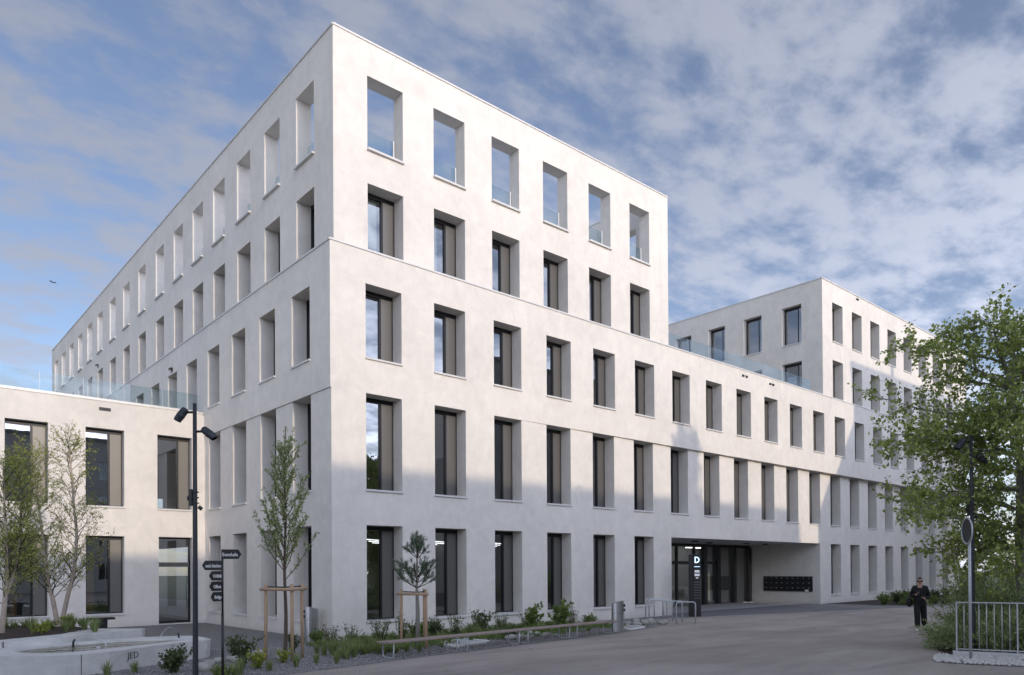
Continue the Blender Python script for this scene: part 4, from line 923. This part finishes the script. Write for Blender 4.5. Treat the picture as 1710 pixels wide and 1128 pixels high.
# ------------------------------------------------------------------ letterboxes
t = thing('letterbox_bank', 'wide black bank of letterboxes on the white recess wall', 'letterboxes', (RX1, 1.92, 1.11))
b = MB(); b.box(-.06, -.001, -1.48, 1.48, -.43, .43); b.build('panel', 'black', t)
dm = MB(); dm.box(-.075, -.06, -.155, .155, -.125, .125); dme = dm.mesh('letterbox_door', 'black'); nm = MB(); nm.box(-.078, -.0755, -.045, .045, .045, .06); nme = nm.mesh('name_plate', 'white')
for i in range(9):
    for j in range(3): o = put('letterbox_door', dme, t, (0, -1.30 + i * .325, -.275 + j * .275)); put('name_plate', nme, o)
b = MB(); b.box(-.09, -.081, -.1, .1, -.06, .06); tag(put('loose_paper', b.mesh('loose_paper', 'white'), None, (RX1, .75, .73)), 'white paper sticking out below the letterboxes', 'paper')
rngp = random.Random(2)
for k, (x, y) in enumerate(((28.6, 3.9), (29.0, 3.8))):
    b = MB(); b.add([(-.18, -.12, .0), (.16, -.14, .02), (.2, .12, .0), (0, .1, .05), (-.15, .13, .01)], [(0, 1, 3), (1, 2, 3), (0, 3, 4)]); tag(put('paper_scrap', b.mesh('paper_scrap', 'white'), None, (x, y, .012), k * .8), 'crumpled white paper on the ground by the glass doors, %s' % ('left piece' if k == 0 else 'right piece'), 'paper')
for x, y, z, lab in ((19.2, 5.0, 2.55, 'left'), (25.9, 5.4, 2.62, 'right')):
    b = MB(); b.box(-.16, .16, -.02, .02, -.08, .08); tag(put('exit_sign', b.mesh('exit_sign', 'exit'), None, (x, y, z)), 'small glowing exit sign inside the lobby, the %s one' % lab, 'sign')

# ------------------------------------------------------------------ light wells
def well(label, pts):
    c = Vector((sum(p[0] for p in pts) / 4, sum(p[1] for p in pts) / 4, 0)); t = thing('light_well', label, 'grating', c, 0, 'cellar light wells'); q = [Vector((p[0] - c.x, p[1] - c.y)) for p in pts]
    b = MB()
    for i in range(4):
        a, d = q[i], q[(i + 1) % 4]; ai, di = a * .86, d * .86
        b.add([(a.x, a.y, .0), (d.x, d.y, .0), (di.x, di.y, .0), (ai.x, ai.y, .0), (a.x, a.y, .06), (d.x, d.y, .06), (di.x, di.y, .06), (ai.x, ai.y, .06)], [(4, 5, 6, 7), (0, 1, 5, 4), (2, 3, 7, 6)])
    b.build('frame', 'white', t)
    b = MB()
    for k in range(18):
        f = (k + .5) / 18; a = q[0].lerp(q[3], f) * .87; d = q[1].lerp(q[2], f) * .87; b.tube([(a.x, a.y, .045), (d.x, d.y, .045)], .012, 4)
    struct(b.build('grating_bars', 'galv', t), 'stuff')
well('white framed cellar grating in the gravel under the bench', [(1.46, -2.96), (1.35, -4.1), (2.95, -3.5), (2.86, -2.46)])
well('white framed cellar grating beside the bin at the end of the bench', [(8.98, -3.0), (8.7, -3.8), (9.87, -3.45), (10.2, -2.8)])

# ------------------------------------------------------------------ fence, round sign
t = thing('metal_fence', 'galvanised steel bar fence on a low concrete kerb', 'fence', (8.36, -13.43, 0)); fd = Vector((.36, -1.06, 0)).normalized(); FL = 6.5
T = Matrix(((fd.x, -fd.y, 0, 0), (fd.y, fd.x, 0, 0), (0, 0, 1, 0), (0, 0, 0, 1)))
b = MB(); b.box(-.08, FL, -.07, .07, -.02, .12, T); b.build('kerb', 'concrete', t)
for z in (.155, 1.20): b = MB(); b.box(-.02, FL, -.02, .02, z, z + .022, T); b.build('rail', 'galv', t)
bmz = MB(); bmz.tube([(0, 0, .177), (0, 0, 1.20)], .0095, 6); bme = bmz.mesh('bar', 'galv', True); pmz = MB(); pmz.box(-.02, .02, -.012, .012, .12, 1.222); pme = pmz.mesh('post', 'galv')
for k in range(46):
    x = k * .142
    put('post' if k % 8 == 0 else 'bar', pme if k % 8 == 0 else bme, t, tuple(T @ Vector((x, 0, 0))), 0)
t = thing('round_sign', 'round grey sign seen from behind on a galvanised pole', 'sign', (7.73, -13.89, 0), R(38.6))
b = MB(); b.tube([(0, 0, 0), (0, 0, 3.03)], .030, 14); b.build('pole', 'galv', t, True)
b = MB(); b.tube([(0, .034, 2.78), (0, .046, 2.78)], .255, 36); b.build('disc', 'anthracite', t)
b = MB(); b.tube([(.262 * math.cos(a), .045, 2.78 + .275 * math.sin(a)) for a in [2 * math.pi * k / 36 for k in range(37)]], .018, 8, False); b.build('rim', 'galv', t, True)
b = MB(); b.box(-.05, .05, -.035, .036, 2.66, 2.70); b.build('clamp', 'galv', t); b = MB(); b.box(-.03, .03, -.035, .036, 2.86, 2.90); b.build('clamp', 'galv', t)
b = MB(); b.box(.02, .08, .02, .0335, 2.60, 2.67); b.build('sticker', 'white', t)

# ------------------------------------------------------------------ stones
def rock_mesh(seed, sub=2):
    rng = np.random.default_rng(seed); bm = bmesh.new(); bmesh.ops.create_icosphere(bm, subdivisions=sub, radius=1)
    pl = [(unit(rng.normal(size=3)), rng.uniform(.62, .95)) for _ in range(9)]
    for v in bm.verts:
        c = np.array(v.co)
        for nrm, dd in pl:
            e = c @ nrm
            if e > dd: c = c - nrm * (e - dd) * .85
        v.co = c * np.array([1.15, .9, .72])
    me = bpy.data.meshes.new('rock'); bm.to_mesh(me); bm.free(); me.materials.append(M['stone']); me.polygons.foreach_set('use_smooth', [True] * len(me.polygons)); return me
ROCKS = [rock_mesh(s) for s in range(6)]
rr = random.Random(77)
def heap(label, group, cx, cy, n, sp, s0, s1, ang=0.0, el=2.0):
    done = []
    for k in range(n):
        for _ in range(60):
            u, v = rr.uniform(-1, 1) * sp * el, rr.uniform(-1, 1) * sp; s = rr.uniform(s0, s1); x = cx + u * math.cos(ang) - v * math.sin(ang); y = cy + u * math.sin(ang) + v * math.cos(ang)
            if all((x - a) ** 2 + (y - c) ** 2 > ((s + e) * .82) ** 2 for a, c, e in done): break
        done.append((x, y, s)); o = put('boulder', ROCKS[rr.randrange(6)], None, (x, y, s * .42), rr.uniform(0, 6)); o.scale = (s, s, s * rr.uniform(.8, 1.15)); tag(o, label, 'stone', group)
heap('rounded grey stone in the heap between the bin and the bicycle hoops', 'stones beside the bicycle hoops', 10.6, -2.35, 20, .6, .09, .19, -.1, 2.2)
heap('pale boulder among the low plants beside the fountain', 'boulders beside the fountain', -4.05, -3.15, 9, .5, .10, .20, .3, 2.2)
heap('grey stone lying in the gravel behind the middle of the long bench', 'stones behind the bench', 4.6, -3.35, 15, .45, .08, .18, .1, 2.0)
# pebbles: coarse gravel crumbs and the white pebble strip under the fence
def pebbles(name, pts, s0, s1, mat, seed, label, cat):
    rng = np.random.default_rng(seed); base = np.array([(1, 0, 0), (-1, 0, 0), (0, 1, 0), (0, -1, 0), (0, 0, .8), (0, 0, -.8)]); F = [(0, 2, 4), (2, 1, 4), (1, 3, 4), (3, 0, 4), (2, 0, 5), (1, 2, 5), (3, 1, 5), (0, 3, 5)]
    n = len(pts); s = rng.uniform(s0, s1, (n, 1, 1)); a = rng.uniform(0, 6.3, n); ca, sa = np.cos(a), np.sin(a); B = base[None] * rng.uniform(.7, 1.3, (n, 6, 3)) * s
    X = B[:, :, 0] * ca[:, None] - B[:, :, 1] * sa[:, None]; Y = B[:, :, 0] * sa[:, None] + B[:, :, 1] * ca[:, None]
    V = np.stack([X + pts[:, 0:1], Y + pts[:, 1:2], B[:, :, 2] + pts[:, 2:3] + s[:, :, 0] * .35], -1).reshape(-1, 3)
    me = bpy.data.meshes.new(name); me.from_pydata(V.tolist(), [], [(6 * i + p, 6 * i + q, 6 * i + r) for i in range(n) for p, q, r in F]); me.materials.append(M[mat]); me.polygons.foreach_set('use_smooth', [True] * len(me.polygons)); o = put(name, me); o['label'] = label; o['category'] = cat; return struct(o, 'stuff')
rng = np.random.default_rng(12)
def in_strip(n):
    P = []
    ex = np.array([e[0] for e in EDGE[:-2]]); ey = np.array([e[1] for e in EDGE[:-2]])
    x = rng.uniform(-8, 12.0, n * 3); y = rng.uniform(-6.2, -.1, n * 3); e = np.interp(x, ex, ey); k = y > e + .03; return np.stack([x[k], y[k], np.full(k.sum(), .006)], 1)[:n]
M['crumb'] = simple('gravel_crumb', (0.32, 0.315, 0.31), 0.9, 0, .6, 40)
pebbles('gravel_stones', in_strip(9000), .010, .028, 'crumb', 1, 'loose grey gravel stones in the planting strip', 'gravel')
NPB = 2300; u = rng.uniform(-.45, 5.5, NPB); v = rng.uniform(-1.55, -.09, NPB); kk = v > -1.55 + .25 * np.clip(-u, 0, 1); u, v = u[kk], v[kk]; NPB = len(u); base = np.array([8.36, -13.43])
PP = np.stack([base[0] + u * fd.x + v * (-fd.y) * -1 * -1, base[1] + u * fd.y + v * fd.x, np.full(NPB, .01)], 1)
PPx = np.stack([base[0] + u * fd.x - v * fd.y, base[1] + u * fd.y + v * fd.x, np.full(NPB, .01)], 1)
sgn = 1 if (Vector((-fd.y, fd.x, 0)) * -.4).dot(CAM - Vector((8.36, -13.43, 2))) > 0 else -1
PPx = np.stack([base[0] + u * fd.x - sgn * v * fd.y, base[1] + u * fd.y + sgn * v * fd.x, np.full(NPB, .01)], 1)
pebbles('white_pebbles', PPx, .028, .058, 'pebble', 2, 'strip of pale pebbles in front of the metal fence', 'pebbles')

q = [Vector((8.36, -13.43)) + Vector((fd.x, fd.y)) * a + Vector((-fd.y, fd.x)) * sgn * c for a, c in ((-.45, -.07), (5.6, -.07), (5.6, -1.58), (-.2, -1.58), (-.45, -1.35))]
sheet('pebble_bed', [(p.x, p.y) for p in q], .009, 'gravel')
# ------------------------------------------------------------------ low planting
def tuft_mesh(seed, n, h, sp, w=.006, mat='grass'):
    rng = np.random.default_rng(seed); a = rng.uniform(0, 6.28, n); l = rng.uniform(.1, 1, n) * sp; H = h * rng.uniform(.55, 1.1, n); r0 = rng.uniform(0, .05, n)
    c, s = np.cos(a), np.sin(a); z = np.zeros(n)
    p0 = np.stack([r0 * c, r0 * s, z], 1); p1 = np.stack([(r0 + l * .35) * c, (r0 + l * .35) * s, H * .62], 1); p2 = np.stack([(r0 + l) * c, (r0 + l) * s, H], 1); t = np.stack([-s, c, z], 1) * w
    V = np.concatenate([np.stack([p0 - t, p0 + t, p1 + t * .8, p1 - t * .8], 1), np.stack([p1 - t * .8, p1 + t * .8, p2 + t * .1, p2 - t * .1], 1)])
    return quadmesh('grass_tuft', V, mat)
TUFTS = [tuft_mesh(s, 90, .34, .22) for s in range(4)]
ex = np.array([e[0] for e in EDGE[:-2]]); ey = np.array([e[1] for e in EDGE[:-2]])
rp = random.Random(31)
def tuft(x, y, s, label, group, z=0.0):
    o = put('grass_tuft', TUFTS[rp.randrange(4)], None, (x, y, z), rp.uniform(0, 6)); o.scale = (s, s, s * rp.uniform(.8, 1.2)); tag(o, label, 'grass', group)
for x, y, s in [(-4.6, -5.0, 1.0), (-3.95, -4.85, .9), (-3.3, -4.7, .9), (-2.75, -4.5, .8), (-2.4, -4.75, .85), (-1.9, -4.3, .9), (-1.55, -4.0, 1.0), (-1.15, -3.75, 1.0), (-.7, -3.9, .95), (-.4, -3.4, 1.0), (-1.0, -3.2, 1.0), (-1.9, -3.2, .9), (-1.5, -2.4, 1.0), (-.2, -2.5, 1.0), (.2, -4.1, .8), (-4.85, -5.35, 1.0), (-5.05, -5.0, .9), (-6.6, -3.6, .9), (-6.05, -3.35, .9), (-3.6, -2.6, .8)]:
    tuft(x, y, s * .95, 'green grass tuft in the gravel left of the long bench', 'grass tufts left of the bench')
def zone(x): return ['between the bench end and the pine stakes', 'in front of the first window', 'beside the cellar grating', 'in front of the second window', 'in front of the third window', 'near the far end of the bench', 'beside the steel bin'][min(6, max(0, int((x + .2) / 1.2)))]
for k in range(64):
    x = rp.uniform(-.1, 7.9); y = rp.uniform(-3.9, -.5) + .09 * x; tuft(x, y, rp.uniform(.6, 1.05), 'green grass tuft behind the long bench, %s' % zone(x), 'grass tufts behind the bench')
for k in range(26):
    x = rp.uniform(-2.0, .1); y = -4.35 + rp.uniform(0, 1.9) + .12 * (x + 2); tuft(x, y, rp.uniform(.7, 1.1), 'lush grass tuft in the dense patch at the near end of the bench', 'grass patch at the near end of the bench')
for k in range(16):
    x = rp.uniform(-8.6, -5.6); y = rp.uniform(.9, 3.2); tuft(x, y, rp.uniform(.8, 1.25), 'long grass tuft on the dark soil of the raised bed', 'grass tufts in the raised bed', .58 - .02 * abs(x + 7.5))
def bush_mesh(seed, h, w, nst, per, L, W, mat, up=1.0, seeds=0):
    rnd = random.Random(seed); rng = np.random.default_rng(seed); b = MB(); st = []
    for k in range(nst):
        a = rnd.uniform(0, 6.28); e = rnd.uniform(0, 1); q = limb(rnd, (rnd.gauss(0, .03), rnd.gauss(0, .03), 0), (math.cos(a) * e * w / h * 1.1, math.sin(a) * e * w / h * 1.1, up), h * rnd.uniform(.6, 1.08), 6, .07, .02); st.append(q); b.tube(q, [.006 * (1 - .6 * j / 6) for j in range(7)], 4, False)
    tw = []
    for q in st: tw += subtwigs(rnd, q, .003, 4, h * .32, .7, .1, .05, b, 3, .25, .3)
    P, D = along(rng, st + tw, per, .012, .12); Vq = leaves(rng, P, L, W, (0, 0, .15), .8, D * .5)
    me = quadmesh('foliage', Vq, mat); sm = b.mesh('stems', 'twig'); sd = None
    if seeds:
        pts = np.array([tuple(q[-1]) for q in st + tw])[:seeds]; s2 = leaves(rng, np.repeat(pts, 4, axis=0), .028, .012, (0, 0, .2), 1.0); sd = quadmesh('seed_heads', s2, 'seed')
    return me, sm, sd
def bush(label, x, y, mesh, s=1.0, z=0.0, group=None, name='shrub', cat='shrub'):
    t = thing(name, label, cat, (x, y, z), rp.uniform(0, 6), group); t.scale = (s, s, s); put('foliage', mesh[0], t); put('stems', mesh[1], t)
    if mesh[2]: struct(put('seed_heads', mesh[2], t), 'stuff')
B_round = bush_mesh(1, .55, .5, 26, 42, .055, .022, 'shrub_dark'); B_up = bush_mesh(2, .62, .22, 9, 60, .05, .02, 'shrub_dark'); B_lime = bush_mesh(3, .38, .3, 14, 50, .055, .024, 'lime')
B_flow = bush_mesh(4, .72, .42, 18, 22, .035, .013, 'shrub', 1.0, 40); B_green = bush_mesh(5, .5, .5, 24, 46, .06, .02, 'shrub'); B_sap = bush_mesh(6, .85, .45, 9, 34, .11, .042, 'shrub')
B_low = bush_mesh(7, .28, .4, 24, 60, .04, .015, 'shrub')
bush('large dark leafy bush in front of the fountain by the lamp post', -5.48, -3.85, B_round, 1.0); bush('dark bush with upright shoots just right of the signpost', -4.2, -4.1, B_up, 1.1); bush('bright lime leaved plant left of the tree stakes', -4.0, -4.45, B_lime, 1.0)
bush('small lime leaved plant at the foot of the young tree', -3.2, -3.9, B_lime, .8); bush('leafy green plant between boulders and gravel court', -3.7, -2.4, B_up, .9); bush('low bush at the bottom edge between lamp and signpost', -5.15, -5.55, B_low, 1.0)
bush('round green plant at the foot of the tree stakes', -2.35, -2.5, B_up, .85); bush('leafy plant in front of the corner litter bin', -.75, -.6, B_green, .8); bush('flowering perennial left of the building corner', -.9, -1.6, B_flow, .85)
for k, x in enumerate((-.3, .5, 1.3, 2.6, 3.3, 4.0, 5.2, 6.6, 7.6, 8.6)):
    bush(['tall flowering perennial with dark seed heads against the shaded facade, %s' % w for w in ('nearest the corner', 'second from the corner', 'left of the pine stakes', 'right of the pine stakes', 'under the second window', 'right of the second window', 'left of the third window', 'under the third window', 'right of the third window', 'nearest the hoops')][k], x, -1.5 + rp.uniform(-.5, .4), B_flow, rp.uniform(.8, 1.1), group='flowering perennials along the facade')
bush('dense green bush behind the wooden stakes of the pine', 1.9, -1.6, B_green, 1.1); bush('dark round bush right of the pine, against the wall', 2.7, -1.3, B_round, 1.0); bush('thin upright sapling standing behind the bench', 4.3, -1.5, B_up, 1.25)
bush('leafy yellow green sapling near the far end of the bench', 6.3, -1.7, B_sap, 1.05); bush('broad leaved light green shrub left of the steel bin', 7.2, -2.2, B_sap, 1.15); bush('dark bush behind the bench below the third window', 3.9, -3.3, B_round, .75); bush('green bush just behind the steel bin', 9.0, -1.7, B_green, .9)
for k, (x, y, s) in enumerate(((-8.3, .9, 1.0), (-7.6, 2.4, .9), (-6.9, 1.0, .8), (-6.6, 2.0, .9), (-6.1, 2.5, .9), (-5.75, 2.75, .8))):
    bush('leafy perennial on the soil of the raised bed, %s' % ('at the far left edge', 'between the two birches', 'close to the basin rim', 'in the middle', 'right of the birch stems', 'beside the black garden light')[k], x, y, B_low if k % 2 else B_lime, s, .58, 'perennials in the raised bed')
for k in range(16):
    x = 31.0 + k * .95; bush('low green shrub in the bed along the right part of the facade', x, rp.uniform(-3.6, -.8), [B_green, B_low, B_round, B_flow][k % 4], rp.uniform(.8, 1.3), group='shrubs along the right facade')
for k in range(8):
    bush('low green shrub at the front edge of the bed along the right facade', 31.2 + k * .55, -3.9 - .12 * k + rp.uniform(-.1, .3), [B_low, B_green][k % 2], rp.uniform(.9, 1.2), group='front shrubs along the right facade')
# ground cover between the perennials
rng = np.random.default_rng(44); x = rng.uniform(-1.2, 9.5, 5200); y = rng.uniform(-3.6, -.15, 5200) + .06 * x; clump = (np.sin(x * 2.1 + 1.3 * np.cos(y * 2.7)) + np.sin(y * 3.1 + x)) > -.1; x, y = x[clump], y[clump]
P = np.stack([x, y, rng.uniform(.0, .10, len(x))], 1); V = leaves(rng, np.repeat(P, 5, axis=0) + rng.normal(size=(len(P) * 5, 3)) * np.array([.05, .05, .02]), .07, .014, (0, 0, .9), .6)
o = put('ground_cover', quadmesh('ground_cover', V, 'shrub')); o['label'] = 'low green ground cover between gravel and facade'; o['category'] = 'ground cover'; struct(o, 'stuff')

# ------------------------------------------------------------------ person
def skinned(name, verts, edges, rad, mat, parent, sub=2):
    me = bpy.data.meshes.new(name); me.from_pydata(verts, edges, []); o = bpy.data.objects.new(name, me); COL.objects.link(o)
    sm = o.modifiers.new('skin', 'SKIN'); sm.use_smooth_shade = True; su = o.modifiers.new('sub', 'SUBSURF'); su.levels = sub; su.render_levels = sub
    for v, r in zip(me.skin_vertices[0].data, rad): v.radius = (r, r) if not isinstance(r, tuple) else r
    me.skin_vertices[0].data[0].use_root = True
    dg = bpy.context.evaluated_depsgraph_get(); m2 = bpy.data.meshes.new_from_object(o.evaluated_get(dg)); bpy.data.objects.remove(o, do_unlink=True)
    m2.name = name; m2.materials.clear(); m2.materials.append(M[mat]); m2.polygons.foreach_set('use_smooth', [True] * len(m2.polygons)); return put(name, m2, parent)
def person():
    t = thing('person', 'walking person in loose black clothes, sunglasses and white shoes looking at a phone', 'person', (14.88, -10.37, 0), R(-70.6))
    # local: faces -Y, image right is +X
    hip = (0, 0, .92); V = [hip, (0, 0, 1.12), (0, .0, 1.30), (0, .0, 1.40), (0, -.01, 1.47), (0, -.02, 1.53)]; E_ = [(0, 1), (1, 2), (2, 3), (3, 4), (4, 5)]; Rr = [(.13, .10), (.12, .09), (.14, .09), (.10, .07), (.045, .045), (.045, .045)]
    def chain(root, pts, rs):
        i = root
        for p, r in zip(pts, rs): V.append(p); Rr.append(r); E_.append((i, len(V) - 1)); i = len(V) - 1
        return i
    legL = [(-.09, -.02, .86), (-.08, -.10, .48), (-.075, -.13, .10)]; legR = [(.09, .02, .86), (.10, .10, .50), (.11, .26, .14)]
    chain(0, legL, [.085, .06, .042]); chain(0, legR, [.085, .06, .042])
    a1 = chain(2, [(-.17, .01, 1.36), (-.24, .05, 1.12), (-.12, -.17, 1.13)], [.055, .045, .033]); h1 = chain(a1, [(-.06, -.22, 1.16)], [(.032, .022)])
    for dx, dz, l in ((-.02, .018, .05), (-.007, .024, .058), (.008, .024, .056), (.02, .018, .045)): chain(h1, [(-.06 + dx, -.24, 1.17 + dz), (-.055 + dx, -.255, 1.17 + dz + l * .6)], [.009, .008])
    chain(a1, [(-.10, -.22, 1.17), (-.085, -.25, 1.19)], [.011, .009])
    a2 = chain(2, [(.17, .01, 1.36), (.23, .06, 1.10), (.14, -.12, 1.02)], [.055, .045, .033]); h2 = chain(a2, [(.10, -.17, 1.04)], [(.032, .022)])
    for dx, dz in ((-.015, .01), (-.004, .018), (.008, .018), (.018, .01)): chain(h2, [(.07 + dx, -.20, 1.05 + dz), (.05 + dx, -.225, 1.06 + dz)], [.009, .008])
    chain(h2, [(.11, -.2, 1.07), (.10, -.225, 1.085)], [.011, .009])
    body = skinned('body', V, E_, Rr, 'skin', t)
    # head with face
    bm = bmesh.new(); bmesh.ops.create_uvsphere(bm, u_segments=20, v_segments=14, radius=1)
    for v in bm.verts:
        x, y, z = v.co; w = .072 * (1 - .22 * max(0, -z) ** 1.5); v.co = (x * w, y * .092 * (1 - .12 * max(0, -z)) , z * .112)
        if y < -.55 and abs(x) < .28 and -.38 < z < .12: v.co.y -= .02 * (1 - abs(x) / .28)      # nose
        if y < -.5 and -.68 < z < -.5 and abs(x) < .4: v.co.y -= .006                                # mouth
    me = bpy.data.meshes.new('head'); bm.to_mesh(me); bm.free(); me.materials.append(M['skin']); me.polygons.foreach_set('use_smooth', [True] * len(me.polygons)); hd = put('head', me, t, (0, -.035, 1.575)); hd.rotation_euler = (R(12), 0, 0)
    for s in (-1, 1): e = MB(); e.tube([(s * .068, .0, .02), (s * .08, .012, .0), (s * .07, .005, -.03)], [.008, .014, .007], 8); put('ear', e.mesh('ear', 'skin', True), hd)
    g = MB(); g.box(-.066, -.008, -.098, -.088, -.004, .032); g.box(.008, .066, -.098, -.088, -.004, .032); g.box(-.008, .008, -.098, -.09, .014, .024); g.box(-.074, -.068, -.092, .0, .012, .024); g.box(.068, .074, -.092, .0, .012, .024); put('sunglasses', g.mesh('sunglasses', 'black'), hd)
    mo = MB(); mo.box(-.02, .02, -.082, -.078, -.062, -.055); put('mouth', mo.mesh('mouth', 'red'), hd)
    bm = bmesh.new(); bmesh.ops.create_uvsphere(bm, u_segments=20, v_segments=14, radius=1); dele = [v for v in bm.verts if (v.co.y < -.45 and v.co.z < .62) or v.co.z < -.45]; bmesh.ops.delete(bm, geom=dele, context='VERTS')
    for v in bm.verts: v.co = (v.co.x * .079, v.co.y * .101 + .004, v.co.z * .119 + .004)
    bmesh.ops.create_uvsphere(bm, u_segments=12, v_segments=8, radius=.045, matrix=Matrix.Translation((0, .11, -.01)))
    me = bpy.data.meshes.new('hair'); bm.to_mesh(me); bm.free(); me.materials.append(M['hair']); me.polygons.foreach_set('use_smooth', [True] * len(me.polygons)); put('hair', me, hd)
    jv = [(0, 0, .76), (0, 0, 1.06), (0, 0, 1.26), (0, .0, 1.455)]; je = [(0, 1), (1, 2), (2, 3)]; jr = [(.215, .18), (.19, .155), (.155, .125), (.07, .07)]
    for s, pts in ((-1, [(-.172, .01, 1.355), (-.245, .055, 1.09), (-.10, -.185, 1.135)]), (1, [(.172, .01, 1.355), (.235, .065, 1.07), (.12, -.15, 1.025)])):
        i = 2
        for p, r in zip(pts, (.080, .080, .060)): jv.append(p); jr.append(r); je.append((i, len(jv) - 1)); i = len(jv) - 1
    skinned('jacket', jv, je, jr, 'cloth', t)
    tv = [(0, 0, 1.1), (0, 0, .88)]; te = [(0, 1)]; tr = [(.15, .12), (.15, .12)]
    for pts in (legL, legR):
        i = 1
        for p, r in zip([pts[0], tuple((Vector(pts[0]) + Vector(pts[1])) / 2), pts[1], tuple(Vector(pts[1]).lerp(Vector(pts[2]), .95))], (.105, .10, .092, .085)): tv.append(p); tr.append(r); te.append((i, len(tv) - 1)); i = len(tv) - 1
    skinned('trousers', tv, te, tr, 'cloth', t)
    for (x, y, z), rx in (((-.075, -.13, .0), 0), ((.11, .26, .03), -.5)):
        bm = bmesh.new(); bmesh.ops.create_uvsphere(bm, u_segments=14, v_segments=10, radius=1)
        for v in bm.verts: v.co = (v.co.x * .045, v.co.y * .125, max(v.co.z, -.55) * .055 * (1.25 if v.co.y > 0 else .9) + .03)
        me = bpy.data.meshes.new('shoe'); bm.to_mesh(me); bm.free(); me.materials.append(M['shoe']); me.polygons.foreach_set('use_smooth', [True] * len(me.polygons)); o = put('shoe', me, t, (x, y - .06, z)); o.rotation_euler = (rx, 0, 0)
    T = t.matrix_world if False else Matrix.Translation(t.location) @ Matrix.Rotation(R(-70.6), 4, 'Z')
    p = MB(); p.box(-.035, .035, -.005, .005, -.07, .07, T @ Matrix.Translation((-.045, -.262, 1.205)) @ Matrix.Rotation(R(-35), 4, 'X')); tag(p.build('phone', 'black'), 'dark phone held up in front of the walking person', 'phone')
    bg_ = thing('shoulder_bag', 'black shoulder bag hanging at the side of the walking person', 'bag', T @ Vector((-.30, .05, .78)), R(-70.6)); bm = bmesh.new(); bmesh.ops.create_uvsphere(bm, u_segments=16, v_segments=10, radius=1)
    for v in bm.verts: v.co = (v.co.x * .09, v.co.y * .19, v.co.z * .15 + .12)
    me = bpy.data.meshes.new('pouch'); bm.to_mesh(me); bm.free(); me.materials.append(M['cloth']); me.polygons.foreach_set('use_smooth', [True] * len(me.polygons)); put('pouch', me, bg_)
    s = MB(); s.tube([(0, -.15, .2), (.06, -.1, .45), (.12, 0, .66), (.06, .1, .45), (0, .15, .2)], .012, 6); s.build('strap', 'cloth', bg_, True)
person()
# bird high in the sky at the left
t = thing('flying_bird', 'tiny dark bird gliding in the sky left of the building', 'bird', (-1.14, 34.12, 20.18), .4)
b = MB(); b.tube([(0, -.16, 0), (0, -.08, .01), (0, .06, 0), (0, .2, 0)], [.01, .035, .04, .006], 8); b.build('body', 'black', t, True)
for s in (-1, 1): b = MB(); b.add([(0, -.05, .02), (s * .2, -.09, .10), (s * .45, .03, .03), (s * .2, .04, .095), (0, .08, .02), (0, 0, -.005)], [(0, 1, 3, 4), (1, 2, 3), (0, 1, 5), (1, 2, 5), (5, 2, 3), (5, 3, 4)]); b.build('wing', 'black', t)
t.scale = (.6, .6, .6)
